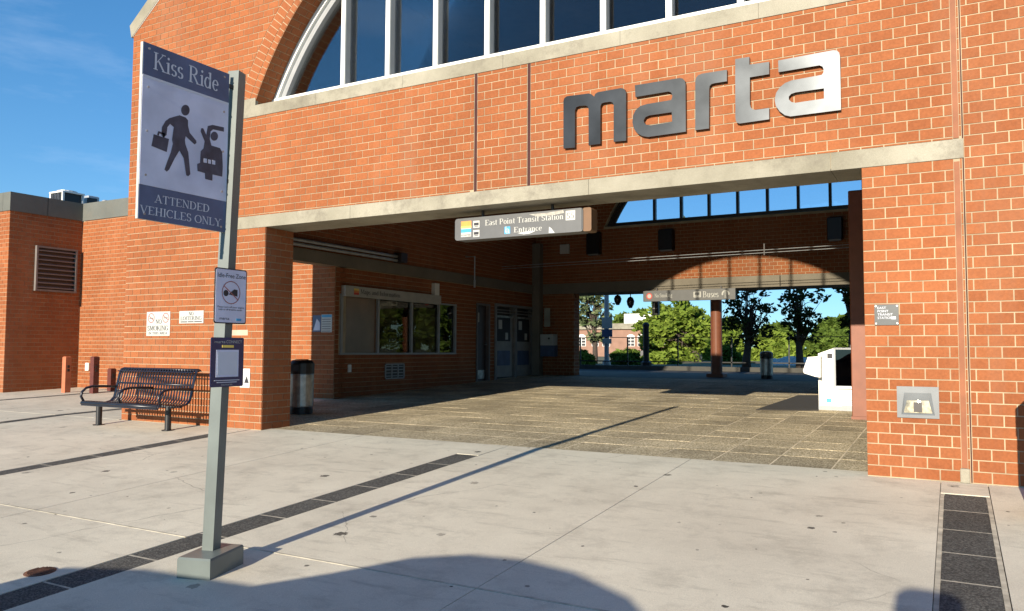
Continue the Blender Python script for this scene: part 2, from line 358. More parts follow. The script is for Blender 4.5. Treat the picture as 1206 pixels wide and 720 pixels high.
def build(mb, name, m, parent=None, smooth=False, mw=None, kind=None, label=None):
    o = bpy.data.objects.new(name, mb.mesh(name, m, smooth)); link(o, parent, mw)
    if kind: o['kind'] = kind
    if label: o['label'] = label
    if smooth == 'auto': pass
    return o
def thing(name, label, cat, loc=(0, 0, 0), group=None):
    o = bpy.data.objects.new(name, None); o.empty_display_size = .2; link(o, None, Matrix.Translation(Vector(loc)))
    o['label'] = label; o['category'] = cat
    if group: o['group'] = group
    return o
def tag(o, label, cat, group=None):
    o['label'] = label; o['category'] = cat
    if group: o['group'] = group
    return o
def copy_thing(root, loc, label, scale=1):
    c = root.copy(); COL.objects.link(c); c.location = loc; c.scale = (scale,)*3; c['label'] = label; WM[c.name] = Matrix.Translation(Vector(loc))
    for ch in list(root.children):
        k = ch.copy(); COL.objects.link(k); k.parent = c; k.matrix_parent_inverse = ch.matrix_parent_inverse.copy()
        for g in list(ch.children):
            q = g.copy(); COL.objects.link(q); q.parent = k; q.matrix_parent_inverse = g.matrix_parent_inverse.copy()
    return c
def FY(Y):    return lambda u, z, d: (u, Y-d, z)             # plane facing -Y, d outwards
def FX(X):    return lambda u, z, d: (X+d, u, z)             # plane facing +X, u runs along +Y
def flat(name, pts, fn, d0, d1, m, parent, **k):
    return build(MB().prism([pts] if not isinstance(pts[0][0], (list, tuple)) else pts, fn, d1, d0), name, m, parent, **k)
def rect(u0, u1, z0, z1): return [(u0, z0), (u1, z0), (u1, z1), (u0, z1)]
def pxX(pts, X): return [(lambda p: (p.y, p.z))(onX(x, y, X)) for x, y in pts]
def pxY(pts, Y): return [(lambda p: (p.x, p.z))(onY(x, y, Y)) for x, y in pts]

# ------------------------------------------------------------------ a small serif stroke alphabet (cap height 1)
TK, TN = .135, .055
GL = {
 'K': (.82, [('v', .15, 0, 1, 3), ('l', .2, .42, .66, 1, TN), ('l', .33, .55, .72, 0, TK), ('s', .66, 1), ('s', .72, 0)]),
 'R': (.80, [('v', .15, 0, 1, 3), ('h', .97, .15, .34), ('h', .5, .15, .36), ('c', .34, .735, .24, .235, -90, 90), ('l', .36, .5, .7, 0, TK), ('s', .72, 0)]),
 'A': (.80, [('l', .08, 0, .40, 1, TN), ('l', .36, 1, .70, 0, TK), ('h', .33, .18, .56), ('s', .08, 0), ('s', .70, 0)]),
 'T': (.72, [('v', .36, 0, 1, 1), ('h', .97, .04, .68), ('t', .06, .78, .97), ('t', .66, .78, .97)]),
 'E': (.70, [('v', .15, 0, 1, 3), ('h', .97, .15, .62), ('h', .52, .15, .48), ('h', .03, .15, .64), ('t', .62, .8, .97), ('t', .64, .03, .22)]),
 'N': (.84, [('t', .14, 0, 1), ('l', .12, 1, .70, 0, TK), ('t', .70, 0, 1), ('s', .14, 0), ('s', .70, 1), ('s', .1, 1)]),
 'D': (.84, [('v', .15, 0, 1, 3), ('h', .97, .15, .36), ('h', .03, .15, .36), ('c', .36, .5, .36, .47, -90, 90)]),
 'V': (.80, [('l', .08, 1, .42, 0, TK), ('l', .38, 0, .70, 1, TN), ('s', .08, 1), ('s', .70, 1)]),
 'H': (.84, [('v', .16, 0, 1, 3), ('v', .68, 0, 1, 3), ('h', .5, .16, .68)]),
 'I': (.36, [('v', .18, 0, 1, 3)]),
 'C': (.80, [('c', .42, .5, .36, .48, 45, 315), ('t', .68, .72, .95)]),
 'L': (.68, [('v', .15, 0, 1, 3), ('h', .03, .15, .62), ('t', .62, .03, .24)]),
 'S': (.60, [('c', .29, .735, .2, .24, 30, 270), ('c', .29, .255, .22, .24, 90, -150), ('t', .48, .74, .95), ('t', .08, .05, .27)]),
 'O': (.86, [('c', .43, .5, .37, .48, 0, 360)]),
 'Y': (.80, [('v', .40, 0, .5, 1), ('l', .08, 1, .41, .48, TK), ('l', .39, .48, .70, 1, TN), ('s', .08, 1), ('s', .70, 1)]),
 'M': (1.0, [('t', .14, 0, 1), ('l', .14, 1, .48, .1, TK), ('l', .48, .1, .80, 1, TN), ('v', .84, 0, 1, 3), ('s', .14, 0), ('s', .12, 1)]),
 'G': (.86, [('c', .42, .5, .36, .48, 45, 315), ('t', .68, .72, .95), ('v', .68, .06, .42, 2)]),
 'B': (.72, [('v', .15, 0, 1, 3), ('h', .97, .15, .34), ('h', .53, .15, .36), ('h', .03, .15, .36), ('c', .34, .75, .2, .22, -90, 90), ('c', .36, .28, .25, .25, -90, 90)]),
 'P': (.68, [('v', .15, 0, 1, 3), ('h', .97, .15, .34), ('h', .47, .15, .34), ('c', .34, .72, .24, .25, -90, 90)]),
 '5': (.60, [('h', .94, .14, .5), ('t', .14, .5, .97), ('c', .26, .3, .24, .28, 120, -150)]),
 'a': (.50, [('c', .22, .17, .15, .17, 40, 320), ('v', .38, .03, .46, 0), ('c', .23, .46, .16, .19, 0, 150), ('h', .03, .38, .48)]),
 'c': (.46, [('c', .24, .33, .19, .32, 50, 315)]),
 'd': (.58, [('c', .24, .33, .19, .32, 0, 360), ('v', .44, 0, 1, 8)]),
 'e': (.48, [('c', .24, .33, .19, .32, 10, 320), ('h', .37, .08, .42)]),
 'f': (.36, [('v', .16, 0, .85, 1), ('c', .28, .85, .12, .14, 60, 180), ('h', .63, .03, .33)]),
 'g': (.54, [('c', .24, .42, .16, .22, 0, 360), ('c', .24, -.1, .2, .14, 0, 360), ('l', .12, .22, .14, .04, TN), ('h', .62, .36, .52)]),
 'i': (.30, [('v', .15, 0, .66, 9), ('d', .15, .88)]),
 'k': (.58, [('v', .15, 0, 1, 9), ('l', .2, .3, .46, .65, TN), ('l', .26, .38, .5, 0, TK), ('s', .5, 0)]),
 'm': (.92, [('v', .15, 0, .66, 9), ('v', .46, 0, .48, 1), ('v', .77, 0, .48, 1), ('c', .31, .46, .155, .19, 0, 150), ('c', .62, .46, .155, .19, 0, 150)]),
 'n': (.62, [('v', .15, 0, .66, 9), ('v', .47, 0, .48, 1), ('c', .31, .46, .16, .19, 0, 150)]),
 'o': (.52, [('c', .26, .33, .2, .32, 0, 360)]),
 'p': (.58, [('v', .15, -.28, .66, 9), ('c', .32, .33, .19, .32, 0, 360)]),
 'r': (.42, [('v', .15, 0, .66, 9), ('c', .29, .5, .12, .14, 60, 170)]),
 's': (.42, [('c', .2, .48, .14, .165, 30, 270), ('c', .2, .165, .15, .16, 90, -150)]),
 't': (.36, [('v', .16, .08, .86, 0), ('h', .63, .04, .33), ('c', .26, .1, .1, .1, 180, 300)]),
 'u': (.62, [('v', .14, .18, .66, 8), ('v', .46, 0, .66, 9), ('c', .30, .19, .16, .17, 180, 330)]),
}
def stroke_polys(ch):
    adv, items = GL[ch]; P = []
    for it in items:
        k = it[0]
        if k in 'vt':
            x, y0, y1 = it[1:4]; wd = TK if k == 'v' else TN; fl = it[4] if k == 'v' else 0
            P.append(rect(x-wd/2, x+wd/2, y0, y1))
            if fl & 1: P.append(rect(x-.15, x+.15, y0, y0+.05))
            if fl & 2: P.append(rect(x-.15, x+.15, y1-.05, y1))
            if fl & 8: P.append([(x-.15, y1-.09), (x, y1-.05), (x, y1), (x-.15, y1-.04)])
        elif k == 'l':
            x0, y0, x1, y1, wd = it[1:]; P.append([(x0-wd/2, y0), (x0+wd/2, y0), (x1+wd/2, y1), (x1-wd/2, y1)])
            if y1 < y0: P[-1].reverse()
        elif k == 'h': P.append(rect(it[2], it[3], it[1]-TN/2, it[1]+TN/2))
        elif k == 's': P.append(rect(it[1]-.14, it[1]+.14, *((it[2], it[2]+.05) if it[2] == 0 else (it[2]-.05, it[2]))))
        elif k == 'd': P.append([(it[1]+.08*math.cos(a*math.pi/4), it[2]+.08*math.sin(a*math.pi/4)) for a in range(8)])
        elif k == 'c':
            cx, cy, rx, ry, a0, a1 = it[1:]; n = max(5, int(abs(a1-a0)/24))
            for i in range(n):
                q = []
                for a in (a0+(a1-a0)*i/n, a0+(a1-a0)*(i+1)/n):
                    r = math.radians(a); wd = TN+(TK-TN)*abs(math.cos(r))**1.3
                    q.append(((cx+(rx-wd/2)*math.cos(r), cy+(ry-wd/2)*math.sin(r)), (cx+(rx+wd/2)*math.cos(r), cy+(ry+wd/2)*math.sin(r))))
                P.append([q[0][0], q[0][1], q[1][1], q[1][0]])
    return adv, P
def serif(txt, fn, u0, z0, u1, z1, h, d, name, m, parent, fit=True):
    """lettering from baseline point (u0,z0) towards (u1,z1), cap height h, on plane fn at depth d"""
    tot = sum((GL[c][0]+.04) if c != ' ' else .34 for c in txt)
    L = math.hypot(u1-u0, z1-z0); sx = L/tot if fit else h; ex = ((u1-u0)/L, (z1-z0)/L); x = 0; mb = MB(); k = 0
    for c in txt:
        if c == ' ': x += .34; continue
        adv, P = stroke_polys(c)
        for poly in P:
            k += 1; dd = d + (k % 7)*.00025
            pts = [(u0+ex[0]*(x+p[0])*sx, z0+ex[1]*(x+p[0])*sx+p[1]*h) for p in poly]
            ar = sum(pts[i][0]*pts[(i+1) % len(pts)][1]-pts[(i+1) % len(pts)][0]*pts[i][1] for i in range(len(pts)))
            if ar < 0: pts.reverse()
            mb.face([fn(a, b, dd) for a, b in pts])
        x += adv+.04
    return build(mb, name, m, parent)
# plain letters (built-in font), tessellated to a mesh
def sans(txt, fn, u0, z0, u1, h, d, name, m, parent):
    cu = bpy.data.curves.new('txt', 'FONT'); cu.body = txt; cu.size = 1
    o = bpy.data.objects.new('txt', cu); COL.objects.link(o)
    dg = bpy.context.evaluated_depsgraph_get(); me = o.evaluated_get(dg).to_mesh()
    vs = [v.co.copy() for v in me.vertices]; fs = [tuple(p.vertices) for p in me.polygons]
    o.evaluated_get(dg).to_mesh_clear(); bpy.data.objects.remove(o); bpy.data.curves.remove(cu)
    if not vs: return None
    x0 = min(v.x for v in vs); x1 = max(v.x for v in vs); mb = MB(); sx = (u1-u0)/(x1-x0)
    for f in fs: mb.face([fn(u0+(vs[i].x-x0)*sx, z0+vs[i].y/.70*h, d) for i in f])
    return build(mb, name, m, parent)
def circle_pts(cx, cz, r, n=20, a0=0, a1=360): return [(cx+r*math.cos(math.radians(a0+(a1-a0)*i/n)), cz+r*math.sin(math.radians(a0+(a1-a0)*i/n))) for i in range(n if abs(a1-a0) == 360 else n+1)]
def ring(name, cx, cz, r, wd, fn, d, m, parent, n=20):
    mb = MB()
    for i in range(n):
        a, b = 2*math.pi*i/n, 2*math.pi*(i+1)/n
        mb.face([fn(cx+(r-wd)*math.cos(a), cz+(r-wd)*math.sin(a), d), fn(cx+r*math.cos(a), cz+r*math.sin(a), d), fn(cx+r*math.cos(b), cz+r*math.sin(b), d), fn(cx+(r-wd)*math.cos(b), cz+(r-wd)*math.sin(b), d)])
    return build(mb, name, m, parent)

# ------------------------------------------------------------------ brick fields
BL, BH, JT, PR = .2032, .1016, .0105, .006
VARN = 14
FULL = {}
def full_brick(w, i):
    key = (round(w, 4), i)
    if key not in FULL:
        mb = MB(); brick_mesh(mb, rect(JT/2, w-JT/2, JT/2, BH-JT/2), random.random())
        FULL[key] = mb.mesh('brick', 'brick')
    return FULL[key]
def brick_mesh(mb, poly, tone, pr=PR):
    # poly in (u,z), counter-clockwise; front face stands pr proud, sides run back to the mortar
    n = len(poly); b = len(mb.v); c = .0012
    mb.v += [(p[0], 0, p[1]) for p in poly] + [(p[0], -pr, p[1]) for p in poly]
    mb.f.append(tuple(b+n+i for i in range(n))); mb.t.append(tone)
    for i in range(n):
        j = (i+1) % n; mb.f.append((b+i, b+j, b+n+j, b+n+i)); mb.t.append(tone)
def clip_half(poly, nx, nz, c):      # keep nx*u+nz*z >= c
    out = []
    for i in range(len(poly)):
        p, q = poly[i], poly[(i+1) % len(poly)]
        a, b = nx*p[0]+nz*p[1]-c, nx*q[0]+nz*q[1]-c
        if a >= 0: out.append(p)
        if (a >= 0) != (b >= 0):
            t = a/(a-b); out.append((p[0]+(q[0]-p[0])*t, p[1]+(q[1]-p[1])*t))
    return out
def area(p): return abs(sum(p[i][0]*p[(i+1) % len(p)][1]-p[(i+1) % len(p)][0]*p[i][1] for i in range(len(p))))/2
def brick_field(part, mw, u0, u1, z0, z1, phase, clipper=None, nind=0, zc=None, stuffname='brickwork', budget=None):
    """bricks of a wall in local (u, outward=-y, z); the nearest nind whole bricks become objects of their own"""
    rows = int(math.ceil((z1-z0)/BH)); out = []
    base = zc if zc is not None else z0
    for r in range(rows):
        zb = base + r*BH; off = phase + (BL/2 if r % 2 else 0)
        k0 = math.floor((u0-off)/BL)
        for k in range(k0, int(math.ceil((u1-off)/BL))):
            a = off+k*BL; ulo, uhi = max(a, u0), min(a+BL, u1); zlo, zhi = max(zb, z0), min(zb+BH, z1)
            if uhi-ulo < .03 or zhi-zlo < .02: continue
            poly = rect(ulo+JT/2, uhi-JT/2, zlo+JT/2, zhi-JT/2)
            polys = [poly]
            if clipper: polys = clipper(poly)
            for p in polys:
                if len(p) < 3 or area(p) < .0012: continue
                whole = abs(area(p)-(BL-JT)*(BH-JT)) < 1e-5
                cx = sum(q[0] for q in p)/len(p); cz = sum(q[1] for q in p)/len(p)
                wc = mw @ Vector((cx, 0, cz)); dv = wc-CAM; zcam = dv.dot(CF)
                vis = zcam > 0 and abs(603+FPX*dv.dot(CR)/zcam-603) < 610 and abs(FPX*dv.dot(CU)/zcam) < 366
                out.append((0 if (vis and whole) else 1, dv.length, p, ulo, zlo, whole, vis))
    out.sort(key=lambda t: (t[0], t[1]))
    mb = MB()
    for i, (bad, dist, p, ul, zl, whole, vis) in enumerate(out):
        if i < nind and not bad:
            o = bpy.data.objects.new('brick', full_brick(BL, random.randrange(VARN)))
            link(o, part, mw @ Matrix.Translation((ul, 0, zl)))
        else: brick_mesh(mb, p, random.random())
    if mb.f: build(mb, stuffname, 'brick', part, mw=mw, kind='stuff')
def MWY(Y): return Matrix.Translation((0, Y, 0))
def MWX(X): return Matrix.Translation((X, 0, 0)) @ Matrix.Rotation(math.pi/2, 4, 'Z')
def not_rects(rs):
    def f(poly):
        ps = [poly]
        for (a, b, c, d) in rs:
            nx = []
            for p in ps:
                us = [q[0] for q in p]; zs = [q[1] for q in p]
                if max(us) <= a or min(us) >= b or max(zs) <= c or min(zs) >= d: nx.append(p); continue
                g = JT/2
                for q in (clip_half(p, -1, 0, -(a-g)), clip_half(p, 1, 0, b+g)):
                    if len(q) > 2: nx.append(q)
                mid = clip_half(clip_half(p, 1, 0, a-g), -1, 0, -(b+g))
                if len(mid) > 2:
                    for q in (clip_half(mid, 0, -1, -(c-g)), clip_half(mid, 0, 1, d+g)):
                        if len(q) > 2: nx.append(q)
            ps = nx
        return ps
    return f

# =================================================================== GROUND
def gsheet(name, x0, x1, ys, dz, m, kind='structure'):
    mb = MB()
    for a, b in zip(ys, ys[1:]): mb.face([(x0, a, zg(a)+dz), (x1, a, zg(a)+dz), (x1, b, zg(b)+dz), (x0, b, zg(b)+dz)])
    return build(mb, name, m, kind=kind)
gsheet('ground', -1500, 1500, [-400, D, YEND, 2500], -.06, 'earth')
pav = gsheet('pavement', -24, 14, [-14, D, D+.12*S], -.022, 'darkjoint')
def gslab(parent, name, x0, x1, y0, y1, m, g=.004, dz=0, tone=.5, th=.05):
    mb = MB(); a, b = x0+g, x1-g; c, d = y0+g, y1-g
    mb.hexa([(a, c, zg(c)-th), (b, c, zg(c)-th), (b, d, zg(d)-th), (a, d, zg(d)-th), (a, c, zg(c)+dz), (b, c, zg(c)+dz), (b, d, zg(d)+dz), (a, d, zg(d)+dz)], tone)
    return build(mb, name, m, parent)
XA0, XA1 = -3.078*S, -2.896*S; XR0, XR1 = -.0596*S-.032, .1245*S+.032
XB0, XB1 = -5.605*S, -5.455*S; XC0, XC1 = -8.375*S, -8.215*S; XD0, XD1 = -11.0*S, -10.84*S
YS = 4.725*S; YJ = 2.478*S; XJ2 = -4.27*S; XJ3 = -1.524*S; YPV = 5.16*S
YW = 7.72*S
GJ = .011     # light grout beads
xs = [-14.5*S, XD0, XD1, XC0, XC1, XB0, XB1, XJ2, XA0, XA1, XJ3, XR0, XR1, 1.5*S, 4.5*S, 8*S]
strips = {XD0, XC0, XB0, XA0, XR0}
yrow = [-8*S, -5.2*S, -2.6*S, 0, YJ]
for i in range(len(xs)-1):
    if xs[i] in strips: continue
    for a, b in zip(yrow, yrow[1:]+[D-.002 if xs[i+1] <= XB0+.01 else YPV]):
        gslab(pav, 'pavement_slab', xs[i], xs[i+1], a, b, 'slab', g=.003 if xs[i] in (XJ3, XA1, XJ2) else .005, tone=random.random())
# far edge row in front of the building and the side yard
for a, b in ((XB0, XB1), (XA0, XA1), (XR0, XR1)):
    gslab(pav, 'pavement_slab', a, b, YS, D-.002 if a == XB0 else YPV, 'slab', g=.003, tone=random.random())
for k, (a, b) in enumerate(zip([-14.5*S, XD0, XD1, XC0, XC1], [XD0, XD1, XC0, XC1, -7.3*S])):
    if k in (1, 3): continue
    gslab(pav, 'pavement_slab', a, b, D+.002, YW+.3, 'slab', tone=random.random())
# dark paver strips
def strip(x0, x1, ylist, bw_=.006):
    for a, b in zip(ylist, ylist[1:]):
        gslab(pav, 'paver', x0+bw_+.002-GJ, x1-bw_-.002+GJ, a, b, 'paver', g=GJ, dz=-.002, tone=random.random())
    mb = MB(); e0, e1 = ylist[0], ylist[-1]
    for a, b in ((x0+.001, x0+bw_), (x1-bw_, x1-.001)):
        ysl = [e0]+[y for y in (D,) if e0 < y < e1]+[e1]
        for c, d in zip(ysl, ysl[1:]): mb.hexa([(a, c, zg(c)-.05), (b, c, zg(c)-.05), (b, d, zg(d)-.05), (a, d, zg(d)-.05), (a, c, zg(c)-.004), (b, c, zg(c)-.004), (b, d, zg(d)-.004), (a, d, zg(d)-.004)])
    for y in ylist[1:-1]: mb.hexa([(x0+bw_+.001, y-GJ+.001, zg(y)-.05), (x1-bw_-.001, y-GJ+.001, zg(y)-.05), (x1-bw_-.001, y+GJ-.001, zg(y)-.05), (x0+bw_+.001, y+GJ-.001, zg(y)-.05), (x0+bw_+.001, y-GJ+.001, zg(y)-.003), (x1-bw_-.001, y-GJ+.001, zg(y)-.003), (x1-bw_-.001, y+GJ-.001, zg(y)-.003), (x0+bw_+.001, y+GJ-.001, zg(y)-.003)])
    build(mb, 'grout', 'joint', pav)
pitch = .362*S
def ylist(yend, ystart): 
    l = [yend]
    while l[-1] > ystart: l.append(l[-1]-pitch)
    return l[::-1]
strip(XA0, XA1, ylist(YS, -1.0*S)); strip(XR0, XR1, ylist(YS-.01, .4*S), .03); strip(XB0, XB1, ylist(YS, .5*S))
strip(XC0, XC1, ylist(YW-.02, .9*S)); strip(XD0, XD1, ylist(YW-.02, 2*S))
# light joint bead along the cross joint
mb = MB()
for a, b in ((-14*S, XB0), (XB1, XA0), (XA1, XR0)):
    mb.hexa([(a, YJ-.010, zg(YJ)-.04), (b, YJ-.010, zg(YJ)-.04), (b, YJ+.010, zg(YJ)-.04), (a, YJ+.010, zg(YJ)-.04), (a, YJ-.010, zg(YJ)+.0025), (b, YJ-.010, zg(YJ)+.0025), (b, YJ+.010, zg(YJ)+.0025), (a, YJ+.010, zg(YJ)+.0025)])
build(mb, 'joint_sealant', 'joint', pav)
# concourse floor: exposed aggregate tiles
floor = gsheet('floor', -7.4*S, 1.4*S, [YPV, 13.2*S], -.0080, 'joint_floor')
TS = .365*S; tl = []
x = -.665*S-17*TS
while x < 1.2*S:
    k = 0; y = YPV
    while y < 13.1*S:
        h_ = TS*1.15 if k == 0 else TS
        tl.append((math.hypot(x+TS/2, y+TS/2), x, y, min(y+h_, 13.18*S))); y += h_; k += 1
    x += TS
tl = [t for t in tl if t[1] > -7.0*S and t[1] < .2*S]; tl.sort(); mb = MB()
for i, (d_, x, y0, y1) in enumerate(tl):
    g = .0085; tn = random.random(); dz = random.uniform(-.0015, .0015)-.006
    if i < 300: gslab(floor, 'floor_tile', x, x+TS, y0, y1, 'aggregate', g=g, dz=dz, tone=tn, th=.03)
    else:
        a, b, c, d = x+g, x+TS-g, y0+g, y1-g
        mb.hexa([(a, c, zg(c)-.03), (b, c, zg(c)-.03), (b, d, zg(d)-.03), (a, d, zg(d)-.03), (a, c, zg(c)+dz), (b, c, zg(c)+dz), (b, d, zg(d)+dz), (a, d, zg(d)+dz)], tn)
build(mb, 'floor_tiles', 'aggregate', floor, kind='stuff')
# beyond the concourse: platform edge, bus lane
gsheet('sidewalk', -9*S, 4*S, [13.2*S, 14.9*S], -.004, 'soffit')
gsheet('road', -60*S, 60*S, [14.9*S, 16.0*S], -.045, 'asphalt')
kb = MB(); kb.box(-60*S, 60*S, 16.0*S, 16.12*S, zg(16*S)-.2, zg(16*S)+.10); build(kb, 'kerb', basic('kerb_dark', (.10, .095, .085), .9), kind='structure')

# =================================================================== STATION BUILDING
st = thing('station_building', 'orange brick station hall with a wide arched window above its open entrance', 'building', (-2.9*S, D, zg(D)))
ZF = zg(D); ZL0 = ZF+29*BH; ZL1 = H(1.191)          # lintel underside / top
XO0, XO1 = -5.323*S, -.4535*S                        # opening
XL, XRR = -7.26*S, 1.48*S                            # facade ends
ACX, ACZ, ARI = -2.895*S, H(1.10), 2.837*S           # arch centre + intrados radius
R1, R2 = ARI+.115, ARI+.115+.2032                    # brick rings
ZS0, ZS1 = H(2.101), H(2.205)                        # stone sill
ZEAVE = H(3.207); ZTOP = H(4.35); SLP = .75
DEP = .345*S
TPX = (ZTOP-ZEAVE)/SLP
# mortar core
def arcz(R, z): return math.sqrt(max(0, R*R-(z-ACZ)**2))
hole = []
a0 = math.asin((ZS1-.03-ACZ)/ARI)
NA = 60
for i in range(NA+1):
    a = a0+(math.pi-2*a0)*i/NA; hole.append((ACX+ARI*math.cos(a), ACZ+ARI*math.sin(a)))
outer = [(XL, ZF-.3), (XO0-PR, ZF-.3), (XO0-PR, ZL0+.02), (XO1+PR, ZL0+.02), (XO1+PR, ZF-.3), (XRR, ZF-.3), (XRR, ZEAVE), (XRR-TPX, ZTOP), (XL+TPX, ZTOP), (XL, ZEAVE)]
fw = build(MB().prism([outer, hole], FY(D+PR), 0, -DEP+PR), 'front_wall', 'mortar', st)
# facade bricks
XLI0, XLI1 = -5.85*S, .0735*S
JX = [(-3.133*S, ZL1, ZS0), (-2.676*S, ZL1, ZS0)]
JR = .070*S
nr = not_rects([(XO0, XO1, ZF-1, ZL0-.001), (XLI0, XLI1, ZL0-.001, ZL1), (ACX-3.02*S*.91, ACX+3.02*S*.91, ZS0, ZS1), (JR-.006, JR+.006, ZF, ZTOP), (.0245*S, .0515*S, ZF, ZTOP)] + [(jx-.022, jx+.022, ZL1, ZS0) for jx, _, _ in JX])
def fclip(poly):
    out = []
    for p in nr(poly):
        cx = sum(q[0] for q in p)/len(p); cz = sum(q[1] for q in p)/len(p)
        dx, dz = cx-ACX, cz-ACZ; r = math.hypot(dx, dz)
        if cz > ZS1-.02 or r < R2:
            if cz > ZS0 and abs(dx) < arcz(R2+.4, max(ZS1, min(cz, ACZ+R2))) + .4:
                p = clip_half(p, dx/r, dz/r, (ACX*dx+ACZ*dz)/r+R2+JT*.6)
        p = clip_half(p, SLP, -1, SLP*XL-ZEAVE) if len(p) > 2 else p
        p = clip_half(p, -SLP, -1, -SLP*XRR-ZEAVE) if len(p) > 2 else p
        if len(p) > 2: out.append(p)
    return out
brick_field(fw, MWY(D+PR), XL, XRR, ZF, ZTOP-.02, XO1, fclip, nind=300)
# reveal of the left pier (faces right) and right pier
brick_field(fw, MWX(XO0-PR), D+PR+.001, D+DEP, ZF, ZL0, D+PR, None, nind=0, stuffname='reveal_brickwork')
# arch rings
def ring_brick(r0, r1, ang, dw, name):
    mb = MB(); h2 = dw/2-JT/2; brick_mesh(mb, [(-h2*r0/((r0+r1)/2), JT/2), (h2*r0/((r0+r1)/2), JT/2), (h2*r1/((r0+r1)/2), r1-r0-JT/2), (-h2*r1/((r0+r1)/2), r1-r0-JT/2)], .5)
    return mb
def ring_row(r0, r1, nind_name):
    n = int(round((math.pi-2*a0)*(r0+r1)/2/.1016)); step = (math.pi-2*a0)/n; vs = []
    for v in range(8):
        mb = ring_brick(r0, r1, 0, step*(r0+r1)/2, ''); mb.t = [random.random()]*len(mb.f); vs.append(mb.mesh('arch_brick', 'brick'))
    for i in range(n):
        a = a0+step*(i+.5)
        z_ = ACZ+r0*math.sin(a)
        if z_ < ZS1+.02: continue
        o = bpy.data.objects.new('arch_brick', random.choice(vs))
        mw = Matrix.Translation((ACX+r0*math.cos(a), D+PR, ACZ+r0*math.sin(a))) @ Matrix.Rotation(-(a-math.pi/2), 4, 'Y')
        link(o, fw, mw)
ring_row(ARI, R1, 'arch_brick'); ring_row(R1, R2, 'arch_brick')
# arch reveal bricks
mb = MB(); nA = int((math.pi-2*a0)*ARI/.1016); stp = (math.pi-2*a0)/nA; WREC = .19*S
for i in range(nA):
    a = a0+stp*i+.001; b = a0+stp*(i+1)-.001
    y = D+.004; seq = [.2032, WREC-.2032] if i % 2 else [WREC-.2032, .2032]
    for L_ in seq:
        ra, rb = ARI, ARI-PR; tn = random.random()
        P = [(ACX+ra*math.cos(q), yy, ACZ+ra*math.sin(q)) for q, yy in ((a, y), (b, y), (b, y+L_-JT), (a, y+L_-JT))] + [(ACX+rb*math.cos(q), yy, ACZ+rb*math.sin(q)) for q, yy in ((a, y), (b, y), (b, y+L_-JT), (a, y+L_-JT))]
        mb.hexa(P, tn); y += L_
build(mb, 'arch_reveal_brickwork', 'brick', fw, kind='stuff')
# stone lintel, sill, springers
lt = MB(); lx = [XLI0, -4.35*S, -2.2*S, -.62*S, XLI1]
for a, b in zip(lx, lx[1:]): lt.box(a+.002, b-.002, D-.006, D+DEP+.04, ZL0, ZL1)
build(lt, 'lintel', 'concrete', st)
SX = arcz(ARI, ZS1); sx0, sx1 = ACX-SX-.30, ACX+SX+.30
sm = MB(); n = 6
for i in range(n):
    a = sx0+(sx1-sx0)*i/n+.0015; b = sx0+(sx1-sx0)*(i+1)/n-.0015
    ai, bi = max(a, ACX-SX+.01), min(b, ACX+SX-.01)
    sm.box(a, b, D-.006, D+.03, ZS0, ZS1-.0005)
    sm.hexa([(ai, D+.03, ZS0), (bi, D+.03, ZS0), (bi, D+WREC+.1, ZS0), (ai, D+WREC+.1, ZS0), (ai, D+.03, ZS1), (bi, D+.03, ZS1), (bi, D+WREC+.1, ZS1+.16), (ai, D+WREC+.1, ZS1+.16)])
build(sm, 'window_sill', 'concrete', st)
for sgn in (-1, 1):
    e = ACX+sgn*(SX+.30); i_ = ACX+sgn*(arcz(ARI, ZS1+.1)+.006)
    build(MB().box(min(e, i_), max(e, i_), D-.004, D+.05, ZS1+.0005, ZS1+.115), 'springer_stone', 'concrete', st)
for jx, za, zb in JX: build(MB().box(jx-.021, jx+.021, D+.0052, D+.02, za+.002, zb-.002), 'control_joint', 'darkred', st)
build(MB().box(JR-.0055, JR+.0055, D+.0045, D+.02, ZF, ZTOP-.1), 'control_joint', 'darkred', st)
# gable coping
cp = MB()
for sgn, xe in ((1, XL), (-1, XRR)):
    a = (xe-sgn*.03, ZEAVE-.06); b = (xe+sgn*TPX, ZTOP); nx, nz = -sgn*.6, .8; th = .24
    cp.prism([[a, b, (b[0]+nx*th, b[1]+nz*th), (a[0]+nx*th*.35, a[1]+nz*th+.02)][::sgn]], FY(D), .02, -DEP-.05)
cp.box(XL+TPX+.001, XRR-TPX-.001, D-.02, D+DEP+.05, ZTOP, ZTOP+.2)
build(cp, 'coping', 'concrete', st)
# white flashing under the coping
for sgn, xe in ((1, XL), (-1, XRR)):
    a = (xe-sgn*.012, ZEAVE-.03); b = (xe+sgn*TPX, ZTOP)
    build(MB().prism([[(a[0], a[1]-.022), (b[0], b[1]-.022), b, a][::sgn]], FY(D), .012, -.1), 'flashing', 'white', st)
# caulk bead / conduit beside the joint at the right pier
basic('brick_paint', (.245, .083, .032), .7, var=.15)
build(MB().box(.024*S, .052*S, D-.0045, D+.004, ZF+.127, ZL0-.03), 'caulk_band', bpy.data.materials['brick_paint'], st)
build(MB().box(.024*S, .052*S, D-.0045, D+.004, ZL1+.01, ZTOP-.3), 'caulk_band', bpy.data.materials['brick_paint'], st)
build(MB().bbox(.015*S, .062*S, D-.022, D+.004, ZF, ZF+.125, .006), 'caulk_foot', 'concrete', st)

